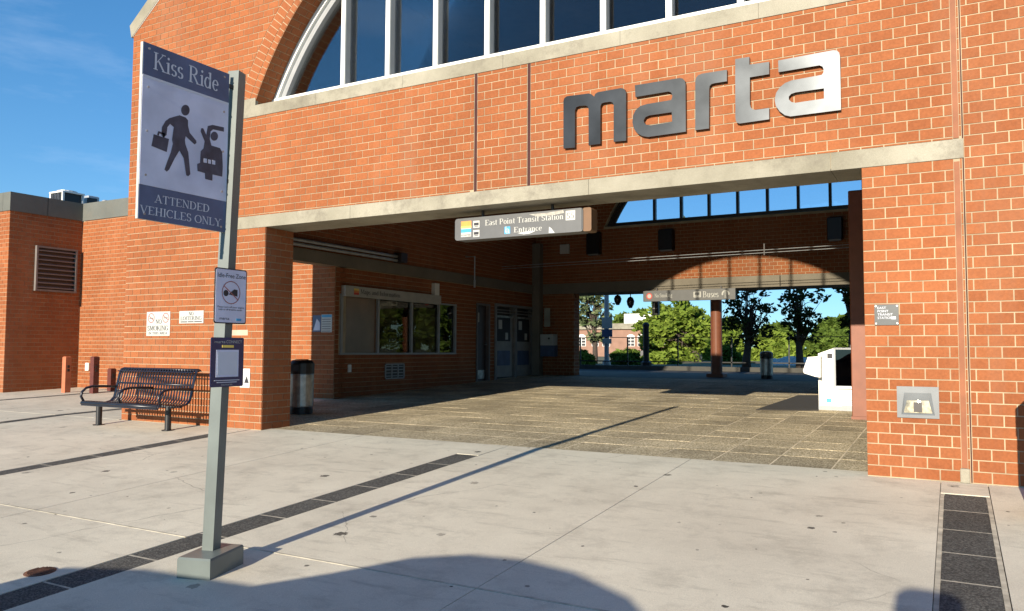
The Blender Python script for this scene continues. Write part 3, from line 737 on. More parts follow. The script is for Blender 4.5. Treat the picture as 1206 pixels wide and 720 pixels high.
# arched windows (front glazed in blue-black, rear one clear)
def arch_window(Yg, flip, mf, md, gm, nameframe, xm):
    sgn = 1
    wp = build(MB(), 'arched_window', mf, st)
    z0 = ZS1+.115
    # outer frame arc
    mb = MB(); R_o, R_i = ARI-PR-.002, ARI-PR-.075; aa = math.asin((z0-ACZ)/R_o); N_ = 64; loops = []
    for i in range(N_+1):
        a = aa+(math.pi-2*aa)*i/N_; c_, s_ = math.cos(a), math.sin(a)
        loops.append([(ACX+R_o*c_, Yg, ACZ+R_o*s_), (ACX+R_i*c_, Yg, ACZ+R_i*s_), (ACX+R_i*c_, Yg+.10, ACZ+R_i*s_), (ACX+R_o*c_, Yg+.10, ACZ+R_o*s_)])
    mb.loft(loops); build(mb, 'frame', mf, wp)
    # inner stepped grey frame
    mb = MB(); loops = []; Q_o, Q_i = R_i-.001, R_i-.09
    for i in range(N_+1):
        a = aa+(math.pi-2*aa)*i/N_; c_, s_ = math.cos(a), math.sin(a)
        loops.append([(ACX+Q_o*c_, Yg+.05, ACZ+Q_o*s_), (ACX+Q_i*c_, Yg+.05, ACZ+Q_i*s_), (ACX+Q_i*c_, Yg+.16, ACZ+Q_i*s_), (ACX+Q_o*c_, Yg+.16, ACZ+Q_o*s_)])
    mb.loft(loops); build(mb, 'inner_frame', md, wp)
    xw = arcz(R_o, z0); build(MB().box(ACX-xw+.002, ACX+xw-.002, Yg-.012, Yg+.115, z0-.03, z0+.055), 'bottom_rail', mf, wp)
    xs_ = sorted(xm); edges = [ACX-arcz(R_i-.09, z0)+.02]+xs_+[ACX+arcz(R_i-.09, z0)-.02]
    for xq in xs_:
        zt = ACZ+math.sqrt(R_i**2-(xq-ACX)**2)
        build(MB().box(xq-.036, xq+.036, Yg-.006, Yg+.02, z0+.056, zt), 'mullion', mf, wp)
        build(MB().box(xq-.030, xq+.030, Yg+.021, Yg+.15, z0+.056, zt), 'mullion_fin', md, wp)
    for a, b in zip(edges, edges[1:]):
        a += .012; b -= .012; pts = [(a, z0+.03), (b, z0+.03)]; RR = R_i-.05
        for i in range(9):
            xq = b+(a-b)*i/8; pts.append((xq, max(z0+.06, ACZ+math.sqrt(max(0, RR*RR-(xq-ACX)**2)))))
        build(MB().prism([pts], FY(Yg+.118), 0, -.008), 'pane', gm, wp)
    return wp
xmf = [(-2.905+.245+.4915*k)*S for k in range(-5, 5) if abs(.245+.4915*k) < 2.0]
arch_window(D+WREC, False, 'white', 'greyframe', 'glass', 'frame', xmf)

# side walls, roof, rear wall
XBW = -6.9*S; YB = 13.3*S; ZB0, ZB1 = H(1.06), H(1.216)
sw = build(MB().box(XBW-.3, XBW-PR, D+DEP+.05, YB+.3, ZB0+.02, H(4.2)), 'side_wall', 'mortar', st)
brick_field(sw, MWX(XBW-PR), D+DEP+.06, YB, ZB1, H(3.3), 0, None, 0)
bw = build(MB().box(XBW-.3, XBW-PR, YW+.35, YB+.3, ZF-.3, ZB0+.02), 'booth_wall', 'mortar', st)
ZWa, ZWb = H(-.05), H(.69)
brick_field(bw, MWX(XBW-PR), YW+PR+.002, YB, ZF+.05, ZB0, 0, not_rects([(7.80*S, 10.52*S, ZWa-.04, ZWb+.03), (11.15*S, 11.58*S, ZF, H(.775)), (11.75*S, 13.24*S, ZF, H(.80))]), 0)
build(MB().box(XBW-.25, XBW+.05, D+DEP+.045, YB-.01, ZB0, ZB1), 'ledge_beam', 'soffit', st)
rw = build(MB().box(1.1*S, 1.1*S+.3, D+DEP+.01, YB+.3, ZF-.3, H(4.2)), 'side_wall', 'doorpaint', st)
# roof follows the gable
rf = MB(); ro = [(XL+.2, ZEAVE-.25), (XRR-.2, ZEAVE-.25), (XRR-.2, ZEAVE), (XRR-TPX-.1, ZTOP-.06), (XL+TPX+.1, ZTOP-.06), (XL+.2, ZEAVE)]
inn = [(XRR-.5, ZEAVE-.24), (XL+.5, ZEAVE-.24)]
ro2 = [(XL+.2, ZEAVE-.25), (XL+.45, ZEAVE-.25), (XL+TPX+.2, ZTOP-.4), (XRR-TPX-.2, ZTOP-.4), (XRR-.45, ZEAVE-.25), (XRR-.2, ZEAVE-.25), (XRR-.2, ZEAVE-.02), (XRR-TPX-.1, ZTOP-.06), (XL+TPX+.1, ZTOP-.06), (XL+.2, ZEAVE-.02)]
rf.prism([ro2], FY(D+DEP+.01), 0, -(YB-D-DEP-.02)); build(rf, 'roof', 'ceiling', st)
# rear wall
XQ0, XQ1 = -6.108*S, -.25*S; ZQ0, ZQ1 = H(1.046), H(1.235)
hole2 = [(p[0], max(p[1], ZS1+.05)) for p in hole]
outer2 = [(XL, ZF-.3), (XQ0-PR, ZF-.3), (XQ0-PR, ZQ0+.02), (XQ1+PR, ZQ0+.02), (XQ1+PR, ZF-.3), (XRR, ZF-.3), (XRR, ZEAVE), (XRR-TPX, ZTOP), (XL+TPX, ZTOP), (XL, ZEAVE)]
rwall = build(MB().prism([outer2, hole2], FY(YB+PR), 0, -.40), 'rear_wall', 'mortar', st)
brick_field(rwall, MWX(XQ0-PR), YB+PR+.001, YB+.40, zg(YB), ZQ0, 0, None, 0, stuffname='reveal_brickwork')
nr2 = not_rects([(XQ0, XQ1, ZF-1, ZQ0), (-6.89*S, 1.05*S, ZQ0, ZQ1)])
def rclip(poly):
    out = []
    for p in nr2(poly):
        cx = sum(q[0] for q in p)/len(p); cz = sum(q[1] for q in p)/len(p); dx, dz = cx-ACX, cz-ACZ; r = math.hypot(dx, dz)
        if cz > ZS1 and r < ARI+.4:
            p = clip_half(p, dx/r, dz/r, (ACX*dx+ACZ*dz)/r+ARI+.02)
        if len(p) > 2: out.append(p)
    return out
brick_field(rwall, MWY(YB+PR), XBW+.001, 1.05*S, zg(YB), ZS1+1.5, 0, rclip, 0)
build(MB().box(-6.89*S, 1.05*S, YB-.02, YB+.42, ZQ0, ZQ1), 'rear_lintel', 'soffit', st)
xmb = [(-2.64+.4865*k)*S for k in range(-5, 4)]
arch_window(YB+.12, True, 'bronze', 'bronze', 'glassclear', 'frame', [x for x in xmb if abs(x-ACX) < 2.05*S])
# concrete pilaster in the corner, rear stub wall
build(MB().bbox(XBW+.002, XBW+.26, YB-.28, YB-.021, zg(YB)-.05, H(2.0), .012), 'pilaster', 'soffit', st)
# steel column under the rear lintel
ctop = ZQ0-.002; cpx = (-3.60*S, 13.75*S)
sc = thing('steel_column', 'round red painted steel column between the dark trees at the rear opening', 'column', (cpx[0], cpx[1], zg(cpx[1])))
build(MB().lathe((cpx[0], cpx[1], zg(cpx[1])), [(.16, 0), (.16, ctop-zg(cpx[1])-.14), (.16, ctop-zg(cpx[1])-.1)], 20), 'shaft', 'redpaint', sc, smooth=False)
build(MB().bbox(cpx[0]-.24, cpx[0]+.24, cpx[1]-.24, cpx[1]+.24, zg(cpx[1]), zg(cpx[1])+.10, .02), 'base_plate', 'redpaint', sc)
build(MB().box(cpx[0]-.22, cpx[0]+.22, cpx[1]-.22, cpx[1]+.22, ctop-.099, ctop), 'cap_plate', 'redpaint', sc)
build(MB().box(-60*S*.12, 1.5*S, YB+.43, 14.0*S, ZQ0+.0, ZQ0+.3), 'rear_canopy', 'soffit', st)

# brick letters of the station name
lm = {
 'm': ([(113,648),(113,380),(118,364),(132,353),(255,337),(270,341),(287,355),(292,340),(307,330),(440,306),(458,313),(467,332),(467,604),(397,610),(397,402),(391,388),(376,384),(345,388),(329,394),(322,410),(322,622),(255,630),(255,425),(250,410),(236,405),(202,408),(186,415),(178,433),(178,643)], None),
 'a': ([(517,291),(768,250),(786,252),(799,265),(803,285),(805,553),(592,583),(560,578),(532,563),(512,538),(503,502),(507,460),(522,430),(548,408),(585,397),(722,374),(728,360),(728,345),(722,331),(705,326),(520,357)], [(725,443),(600,461),(578,470),(567,488),(570,504),(582,514),(605,517),(728,497)]),
 'r': ([(858,545),(858,268),(863,248),(875,234),(897,225),(1037,203),(1037,268),(968,279),(950,284),(940,294),(937,310),(936,535)], None),
 't': ([(1084,143),(1164,130),(1164,174),(1276,158),(1276,228),(1167,246),(1167,398),(1172,416),(1184,427),(1200,430),(1276,419),(1276,483),(1110,507),(1094,503),(1087,490),(1085,470)], None),
 'a2': ([(1327,151),(1640,92),(1660,95),(1672,107),(1676,125),(1682,430),(1396,467),(1365,460),(1335,438),(1314,408),(1307,374),(1315,335),(1336,303),(1366,278),(1404,263),(1574,232),(1583,218),(1584,200),(1578,185),(1560,178),(1329,217)], [(1586,308),(1426,331),(1400,340),(1387,355),(1388,372),(1402,386),(1426,390),(1586,366)]),
}
let = thing('station_lettering', 'brushed metal lowercase letters marta standing on the brick above the entrance', 'lettering', (-1.5*S, D, H(1.44)))
for k, (o_, h_) in lm.items():
    f_ = lambda ps: pxY([(640+x/4.8, 40+y/4.8) for x, y in ps], D-.05)
    loops = [f_(o_)[::-1]] + ([f_(h_)[::-1]] if h_ else [])
    if k in 'mart' or True: build(MB().prism(loops, FY(D), .05, .012), 'letter', 'letter', let)

# =================================================================== LOW BUILDING (left)
ax = thing('brick_annex', 'low flat roofed brick wing with louvered side wall left of the hall', 'building', (-12.27*S, YW, zg(YW)))
XN = -12.268*S; YN = 6.585*S; ZA = H(2.045); ZAT = H(2.328)
aw = build(MB().box(XN-PR, XBW-.31, YW+PR, YW+.3, zg(YW)-.3, ZA), 'recessed_wall', 'mortar', ax)
brick_field(aw, MWY(YW+PR), XN, XBW-.005, zg(YW), ZA, XN, None, nind=300)
build(MB().box(XBW-.31+.001, XBW-PR-.001, YW+PR, YW+.34, zg(YW)-.3, ZB0), 'wall_return', 'mortar', ax)
al = build(MB().box(XN-.3, XN-PR, YN+PR, YW+.3, zg(YN)-.3, ZA), 'side_wall', 'mortar', ax)
pv = [onX(41.7, 289.2, XN), onX(90, 294.7, XN), onX(39.6, 342.5, XN)]
LY0, LY1, LZ0, LZ1 = pv[0].y, pv[1].y, pv[2].z, pv[0].z
brick_field(al, MWX(XN-PR), YN, YW, zg(YN), ZA, YN, not_rects([(LY0, LY1, LZ0, LZ1)]), nind=300)
af = build(MB().box(XN-8, XN-.301, YN+PR, YN+.3, zg(YN)-.3, ZA), 'front_wall', 'mortar', ax)
build(MB().box(XN-.3, XN-PR-.001, YN+PR+.0005, YN+.02, zg(YN)-.2, ZA-.001), 'corner_mortar', 'mortar', ax)
brick_field(af, MWY(YN+PR), XN-4, XN, zg(YN), ZA, XN, None, nind=40)
cpn = MB()
for i in range(3):
    a = XN+.001+i*(XBW-XN)/3; cpn.box(a+.003, a+(XBW-XN)/3-.003, YW-.025, YW+.3, ZA+.001, ZAT)
build(cpn, 'coping', 'coping', ax)
cpn = MB(); L_ = (YW-.027-YN)/2
for i in range(2): cpn.box(XN-.3, XN+.025, YN-.02+i*L_+.002, YN-.02+(i+1)*L_+.015, ZA+.001, ZAT-.001)
cpn.box(XN-8, XN-.302, YN-.02, YN+.3, ZA+.001, ZAT-.001)
build(cpn, 'coping', 'coping', ax)
build(MB().box(XN-8, XBW-.32, YW+.3, YB+.3, ZA-.3, ZA), 'roof', 'soffit', ax)
build(MB().box(XN-8, XBW-.32, YB, YB+.3, zg(YB)-.3, ZA-.301), 'rear_wall', 'brick', ax)
build(MB().box(XN-8, XN-.301, YN+.301, YW+.3, ZA-.3, ZA-.001), 'roof', 'soffit', ax)
lv = build(MB().box(XN-.02, XN-.001, LY0+.002, LY1-.002, LZ0+.002, LZ1-.002), 'louver', 'black', ax)
fr = MB(); t_ = .045
for a, b, c, d in ((LY0, LY1, LZ1-t_, LZ1), (LY0, LY1, LZ0, LZ0+t_), (LY0, LY0+t_, LZ0+t_, LZ1-t_), (LY1-t_, LY1, LZ0+t_, LZ1-t_)): fr.box(XN-.02, XN+.075, a, b, c, d)
build(fr, 'frame', basic('louver_frame', (.17, .15, .14), .5), lv)
ns = 9
for i in range(ns):
    z_ = LZ0+t_+(LZ1-LZ0-2*t_)*(i+.45)/ns
    b_ = MB(); b_.hexa([(XN+.004, LY0+t_, z_+.030), (XN+.062, LY0+t_, z_-.020), (XN+.062, LY1-t_, z_-.020), (XN+.004, LY1-t_, z_+.030), (XN+.004, LY0+t_, z_+.036), (XN+.064, LY0+t_, z_+.004), (XN+.064, LY1-t_, z_+.004), (XN+.004, LY1-t_, z_+.036)])
    build(b_, 'slat', bpy.data.materials['louver_frame'], lv)
# rooftop plant
def roofbox(name, label, px0, px1, py0, py1, Y, m, parts):
    p0 = onY(px0, py1, Y); p1 = onY(px1, py0, Y)
    t = thing(name, label, 'roof unit', ((p0.x+p1.x)/2, Y, ZA)); return t, p0.x, p1.x, p1.z
t, a, b, z1 = roofbox('air_conditioner', 'square air conditioner in a white frame on the annex roof', 58, 74, 226, 240, 9*S, 'galv', 0)
zb = ZA; zm = zb+(z1-zb)*.25
fr = MB()
for x_ in (a, b-.06):
    for y_ in (9*S, 9*S+b-a-.06): fr.box(x_, x_+.06, y_, y_+.06, zb, z1)
fr.box(a-.01, b+.01, 9*S-.01, 9*S+b-a+.01, z1+.001, z1+.05)
build(fr, 'frame', 'white', t); build(MB().box(a+.061, b-.061, 9*S+.03, 9*S+b-a-.061, zb, z1-.003), 'coil', 'black', t)
build(MB().lathe(((a+b)/2, 9*S+(b-a)/2, z1+.052), [(.3, 0), (.3, .05), (.22, .06)], 16), 'fan_shroud', 'galv', t)
g_ = MB()
for i in range(7): g_.box(a+.07+(b-a-.14)*i/7, a+.075+(b-a-.14)*i/7, 9*S+.01, 9*S+.025, zb, z1-.01)
build(g_, 'grille', 'galv', t)
t, a, b, z1 = roofbox('condenser_unit', 'tall narrow grey condenser behind the air conditioner on the roof', 95, 104, 230, 240, 9.6*S, 'galv', 0)
build(MB().bbox(a, b, 9.6*S, 9.6*S+.4, ZA, z1, .02), 'casing', 'galv', t); build(MB().box(b-.05, b+.02, 9.6*S-.01, 9.6*S+.3, ZA, z1-.08), 'side_panel', 'black', t)
t, a, b, z1 = roofbox('exhaust_hood', 'small pale exhaust hood with bent duct on the annex roof', 119, 145, 232, 240, 9.2*S, 'galv', 0)
build(MB().bbox(a, a+.16, 9.2*S, 9.2*S+.2, ZA, z1, .03), 'hood', 'galv', t)
build(MB().tube([(a+.16, 9.2*S+.1, z1-.12), (a+.5, 9.2*S+.1, z1-.10), (b-.1, 9.2*S+.1, z1-.16), (b, 9.2*S+.1, ZA)], .05, 10), 'duct', 'galv', t, smooth=True)
# outlet covers
p = onY(104, 432, YW); o = build(MB().bbox(p.x-.07, p.x+.07, YW-.05, YW, p.z-.1, p.z+.1, .01), 'outlet_box', 'white'); tag(o, 'small white outlet box low on the recessed brick wall', 'outlet box')
# bollards
M['bollarddark'] = basic('dark_bollard', (.10, .022, .015), .6, var=.2)  # darker colour for the middle and right bollards
def bollard(px, py, ptop, label, m='bollard'):
    g = onG(px, py); t_ = onY(px, ptop, g.y).z
    t = thing('bollard', label, 'bollard', g, 'brick red bollards by the recessed wall')
    build(MB().box(g.x-.07, g.x+.07, g.y-.07, g.y+.07, g.z-.02, t_-.02), 'post', m, t)
    build(MB().hexa([(g.x-.07, g.y-.07, t_-.0195), (g.x+.07, g.y-.07, t_-.0195), (g.x+.07, g.y+.07, t_-.0195), (g.x-.07, g.y+.07, t_-.0195), (g.x-.05, g.y-.05, t_), (g.x+.05, g.y-.05, t_), (g.x+.05, g.y+.05, t_), (g.x-.05, g.y+.05, t_)]), 'cap', m, t)
    for k in (.62, .72): build(MB().box(g.x+.0705, g.x+.085, g.y-.025, g.y+.025, g.z+(t_-g.z)*k-.03, g.z+(t_-g.z)*k+.03), 'bracket', 'black', t)
bollard(77.5, 462.5, 420, 'square orange bollard standing by the shaded louvered wall, leftmost of the three')
bollard(110.5, 463.5, 420, 'dark red bollard near the white outlet box, middle of the three', 'bollarddark')
bollard(131, 460.5, 434, 'low dark red bollard half hidden behind the black bench', 'bollarddark')

# =================================================================== SIGN POLE + SIGNS
XP = -2.60*S
pb = onX(248.5, 652, XP); pt = onX(279.3, 86, XP)
pole = thing('sign_pole', 'grey green square steel sign pole on a block base at the pavement edge', 'pole', (pb.x, pb.y, zg(pb.y)))
build(MB().bar((pb.x, pb.y, zg(pb.y)+.1), pt, .082, .082, ref=(-math.sin(.25), math.cos(.25), 0)), 'post', 'polegreen', pole)
gc = [onG(208, 681), onG(247, 684), onG(286.5, 664)]; c4 = gc[0]+gc[2]-gc[1]; cc = [gc[0], gc[1], gc[2], c4]
bh = .128; bm = MB(); cen = sum(cc, Vector())/4
bm.loft([[(p.x, p.y, p.z-.01) for p in cc], [(p.x, p.y, p.z+bh-.012) for p in cc], [((p.x*.95+cen.x*.05), (p.y*.95+cen.y*.05), p.z*.9+cen.z*.1+bh) for p in cc]])
build(bm, 'base_block', 'polegreen', pole)
def pole_y(z): f = (z-pb.z)/(pt.z-pb.z); return pb.y+(pt.y-pb.y)*f
# main sign panel, faces +X
XSg = XP+.012; Fs = FX(XSg)
ks = thing('drop_off_sign', 'tall slate and pale panel reading Kiss Ride ATTENDED VEHICLES ONLY on the pole', 'sign', (XSg, 2.05*S, H(.48)))
c = [(169.2, 50), (270.0, 86.5), (266.5, 272.0), (162.5, 259.6)]
cs = pxX(c, XSg); y0 = (cs[0][0]+cs[3][0])/2; y1 = cs[1][0]; zb = (cs[2][1]+cs[3][1])/2; zt = (cs[0][1]+cs[1][1])/2
build(MB().box(XSg-.022, XSg-.001, y0-.004, y1, zb, zt), 'panel', 'signwhite', ks)
def spx(pts): return pxX([(150+x/3, 40+y/3) for x, y in pts], XSg)
zb1 = (spx([(48, 145)])[0][1]+spx([(345, 238)])[0][1])/2; zb2 = (spx([(42, 535)])[0][1]+spx([(345, 587)])[0][1])/2
flat('top_band', rect(y0, y1, zb1+.004, zt), Fs, -.001, .002, 'signslate', ks)
flat('picture_field', rect(y0, y1, zb2, zb1), Fs, -.001, .0015, 'signpale', ks)
flat('bottom_band', rect(y0, y1, zb, zb2-.002), Fs, -.001, .002, 'signslate', ks)
flat('divider', rect(y0, y1, zb1-.012, zb1+.003), Fs, .0016, .003, 'signletter', ks)
b0, b1 = spx([(90, 135)])[0], spx([(322, 196)])[0]; hcap = spx([(95, 75)])[0][1]-b0[1]
zz = (b0[1]+b1[1])/2; serif('Kiss Ride', Fs, b0[0], zz, b1[0], zz, hcap, .004, 'lettering', 'signletter', ks)
b0, b1 = spx([(95, 600)])[0], spx([(290, 628)])[0]; h2 = spx([(95, 571)])[0][1]-b0[1]; zz = (b0[1]+b1[1])/2
serif('ATTENDED', Fs, b0[0], zz, b1[0], zz, h2, .004, 'lettering', 'signletter', ks)
b0, b1 = spx([(43, 640)])[0], spx([(330, 676)])[0]; zz = (b0[1]+b1[1])/2
serif('VEHICLES ONLY', Fs, b0[0], zz, b1[0], zz, h2, .004, 'lettering', 'signletter', ks)
def pic(name, polys, m='signdark', d=.0035):
    mb = MB()
    for i, p in enumerate(polys):
        q = spx(p); ar = sum(q[k][0]*q[(k+1) % len(q)][1]-q[(k+1) % len(q)][0]*q[k][1] for k in range(len(q)))
        if ar < 0: q = q[::-1]
        mb.prism([q], Fs, d+i*.0004, d-.001, back=False)
    return build(mb, name, m, ks)
def ell(cx, cy, rx, ry, n=18): return [(cx+rx*math.cos(2*math.pi*i/n), cy+ry*math.sin(2*math.pi*i/n)) for i in range(n)]
pic('walking_figure', [ell(204, 270, 15, 19), [(165, 293), (183, 288), (205, 296), (213, 306), (213, 325), (219, 350), (242, 378), (243, 386), (236, 391), (205, 362), (202, 375), (204, 392), (186, 400), (160, 390), (157, 375), (163, 330), (150, 318), (140, 330), (137, 358), (126, 366), (119, 358), (121, 330), (134, 308), (148, 298)],
   [(160, 388), (186, 398), (204, 391), (214, 420), (221, 496), (214, 503), (207, 500), (198, 440), (183, 412), (166, 440), (146, 480), (138, 487), (130, 480), (140, 450), (152, 420)]])
pic('briefcase', [[(92, 355), (146, 372), (138, 418), (84, 396)], [(104, 357), (108, 344), (132, 352), (130, 368), (124, 366), (125, 356), (112, 352), (110, 360)]])
pic('driver_figure', [[(283, 326), (300, 322), (340, 331), (340, 346), (302, 338), (293, 345), (290, 372), (296, 395), (326, 404), (334, 418), (336, 470), (334, 505), (300, 497), (299, 519), (274, 513), (273, 492), (247, 485), (246, 460), (256, 456), (258, 415), (268, 405), (272, 380), (258, 345), (260, 334), (267, 334), (278, 358)], ell(306, 362, 13, 16)])
pic('headlamp', [[(268, 440), (279, 442), (279, 457), (268, 455)], [(284, 444), (293, 446), (293, 460), (284, 458)], [(298, 446), (308, 449), (308, 463), (298, 461)]], 'signpale', .006)
for zz in (zt-.08, zb+.35, zb+.05): build(MB().box(XSg-.014, XSg+.006, y1+.001, pole_y(zz)-.02, zz-.012, zz+.012), 'bracket', 'black', ks)
for fy in (.06, .94):
    for fz in (.03, .25, .5, .75, .97):
        yy, zz = y0+(y1-y0)*fy, zb+(zt-zb)*fz; build(MB().prism([circle_pts(yy, zz, .007, 8)], Fs, .006, .001), 'screw', 'steel', ks)
bz = zg(cen.y)+bh
for dx, dy in ((-.075, -.075), (.075, -.075), (.075, .075), (-.075, .075)):
    build(MB().lathe((pb.x+dx, pb.y+dy, pb.z-.005), [(.012, 0), (.012, .016), (.006, .024)], 6), 'anchor_bolt', 'rust', pole)
build(MB().box(pb.x-.095, pb.x+.095, pb.y-.095, pb.y+.095, pb.z-.012, pb.z+.004), 'foot_plate', 'polegreen', pole)
# lower two plates on the pole
XI = XP+.06; Fi = FX(XI)
def plate(name, label, c, rad=.02):
    q = pxX(c, XI); ya = (q[0][0]+q[3][0])/2; yb = (q[1][0]+q[2][0])/2; za = (q[2][1]+q[3][1])/2; zb_ = (q[0][1]+q[1][1])/2
    t = thing(name, label, 'sign', (XI, (ya+yb)/2, za)); return t, ya, yb, za, zb_
t, ya, yb, za, zb_ = plate('idle_free_sign', 'grey Idle-Free Zone plate with ring picture fixed low on the pole', [(253.7, 315.5), (291.5, 318), (289, 381.5), (251.5, 381.5)])
def rrect(u0, u1, z0, z1, r):
    o = []
    for cx, cz, a in ((u1-r, z0+r, -90), (u1-r, z1-r, 0), (u0+r, z1-r, 90), (u0+r, z0+r, 180)): o += [(cx+r*math.cos(math.radians(a+30*i)), cz+r*math.sin(math.radians(a+30*i))) for i in range(4)]
    return o
W_, Hh = yb-ya, zb_-za
flat('border', rrect(ya, yb, za, zb_, .015), Fi, -.004, 0, 'ink', t); flat('face', rrect(ya+.008, yb-.008, za+.008, zb_-.008, .012), Fi, -.001, .0015, 'signpale', t)
sans('Idle-Free Zone', Fi, ya+W_*.08, za+Hh*.83, yb-W_*.05, Hh*.08, .003, 'lettering', 'ink', t)
M['redfaded'] = basic('faded_red_print', (.30, .10, .09), .5)
ring('ring', ya+W_*.5, za+Hh*.565, W_*.29, W_*.022, Fi, .003, 'redfaded', t); build(MB().prism([[(ya+W_*.27, za+Hh*.67), (ya+W_*.285, za+Hh*.68), (ya+W_*.715, za+Hh*.452), (ya+W_*.70, za+Hh*.44)][::-1]], Fi, .0042, .0022), 'slash', 'redfaded', t)
pm = MB(); pm.prism([circle_pts(ya+W_*.34, za+Hh*.55, W_*.08, 10)], Fi, .0032, .0022); pm.prism([[(ya+W_*.42, za+Hh*.53), (ya+W_*.70, za+Hh*.50), (ya+W_*.70, za+Hh*.62), (ya+W_*.6, za+Hh*.63), (ya+W_*.5, za+Hh*.58)]], Fi, .0032, .0022)
build(pm, 'picture', 'ink', t)
sans('Please turn off your engine', Fi, ya+W_*.09, za+Hh*.285, yb-W_*.08, Hh*.032, .003, 'lettering', 'ink', t); sans('help us all breathe easier', Fi, ya+W_*.13, za+Hh*.24, yb-W_*.14, Hh*.032, .003, 'lettering', 'ink', t)
sans('marta', Fi, ya+W_*.16, za+Hh*.07, ya+W_*.46, Hh*.05, .003, 'lettering', 'ink', t); flat('blue_mark', rect(ya+W_*.68, ya+W_*.84, za+Hh*.055, za+Hh*.10), Fi, .0016, .003, 'cyan', t)
t, ya, yb, za, zb_ = plate('connect_sign', 'navy plate with blank white square reading CONNECT below the idle plate', [(249, 398.5), (287.3, 397), (286, 454), (246.7, 457.5)])
W_, Hh = yb-ya, zb_-za
flat('face', rrect(ya, yb, za, zb_, .01), Fi, -.004, .001, 'signnavy', t); flat('white_square', rect(ya+W_*.16, ya+W_*.84, za+Hh*.20, za+Hh*.75), Fi, .0011, .0025, 'signpale', t)
flat('inset', rect(ya+W_*.20, ya+W_*.80, za+Hh*.24, za+Hh*.71), Fi, .0026, .0034, 'signletter', t)
sans('marta', Fi, ya+W_*.10, za+Hh*.885, ya+W_*.42, Hh*.055, .003, 'lettering', 'signwhite', t); sans('CONNECT', Fi, ya+W_*.45, za+Hh*.885, ya+W_*.93, Hh*.06, .003, 'lettering', 'signwhite', t)
flat('yellow_label', rect(ya+W_*.33, ya+W_*.68, za+Hh*.795, za+Hh*.845), Fi, .0011, .003, 'yellow', t)
for k, (a, b) in enumerate(((.12, .88), (.2, .8))): flat('text_line', rect(ya+W_*a, ya+W_*b, za+Hh*(.125-k*.04), za+Hh*(.14-k*.04)), Fi, .0011, .0025, 'signletter', t)
sans('itsmarta', Fi, ya+W_*.32, za+Hh*.03, ya+W_*.66, Hh*.04, .003, 'lettering', 'signwhite', t)

# =================================================================== BENCH
bc = (-6.62*S, 4.62*S); gz = zg(4.705*S)
bn = thing('bench', 'dark slatted metal bench with looped armrests against the brick pier', 'bench', (bc[0], bc[1], gz))
q0 = onY(97.5, 477, 4.47*S); BX0, BX1 = -7.40*S, -5.98*S
q1 = onY(204, 484, 4.47*S)
BX0 = q0.x; BX1 = BX0+1.74
ybase = 4.47*S; zseat = gz+.40
prof = [(-.02, .355), (-.015, .385), (.01, .40), (.10, .395), (.25, .375), (.38, .365), (.46, .385), (.515, .44), (.54, .54), (.565, .67), (.595, .80), (.625, .87), (.66, .885), (.69, .86)]
def pp(i): return prof[i]
nsl = 27
sm_ = MB(); wsl = .027
for (a, b), (c, d) in zip(prof, prof[1:]):
    dx, dz = c-a, d-b; L_ = math.hypot(dx, dz); nx, nz = -dz/L_*.006, dx/L_*.006
    sm_.hexa([(0, a, b), (wsl, a, b), (wsl, c, d), (0, c, d), (0, a+nx, b+nz), (wsl, a+nx, b+nz), (wsl, c+nx, d+nz), (0, c+nx, d+nz)])
slme = sm_.mesh('slat', 'navy')
for i in range(nsl):
    x_ = BX0+.045+(BX1-BX0-.09-wsl)*i/(nsl-1); o = bpy.data.objects.new('slat', slme); link(o, bn, Matrix.Translation((x_, ybase, gz)))
rl = MB()
for i, r in ((1, .022), (5, .018), (9, .014), (12, .026)):
    y_, z_ = prof[i]; rl.tube([(BX0, ybase+y_, gz+z_-.012), (BX1, ybase+y_, gz+z_-.012)], r, 8)
build(rl, 'rail', 'navy', bn, smooth=True)
build(MB().box(BX0, BX1, ybase-.03, ybase-.012, gz+.335, gz+.40), 'front_lip', 'navy', bn)
build(MB().bar((BX0, ybase+.60, gz+.83), (BX1, ybase+.60, gz+.83), .10, .012, ref=(0, .35, 1)), 'top_band', 'navy', bn)
for xe in (BX0-.004, BX1+.004):
    e_ = MB()
    for (a, b), (c, d) in zip(prof, prof[1:]): e_.bar((xe, ybase+a, gz+b), (xe, ybase+c, gz+d), .012, .05, ref=(1, 0, 0))
    build(e_, 'end_frame', 'navy', bn)
for xe in (BX0-.02, (BX0+BX1)/2, BX1+.02):
    ar = [(xe, ybase+.02, gz+.40), (xe, ybase-.02, gz+.47), (xe, ybase-.005, gz+.54), (xe, ybase+.06, gz+.595), (xe, ybase+.16, gz+.615), (xe, ybase+.34, gz+.61), (xe, ybase+.55, gz+.60)]
    build(MB().tube(ar, .019, 8), 'armrest', 'navy', bn, smooth=True)
for xe in (-7.126*S, -6.133*S):
    build(MB().lathe((xe, 4.71*S, gz-.01), [(.045, 0), (.045, .37)], 14), 'leg', 'black', bn, smooth=False)
    build(MB().lathe((xe, 4.71*S, gz-.002), [(.085, 0), (.085, .012), (.05, .014)], 14), 'foot_plate', 'black', bn)
build(MB().box(-7.2*S, -6.06*S, 4.71*S-.03, 4.71*S+.03, gz+.325, gz+.352), 'cross_beam', 'navy', bn)

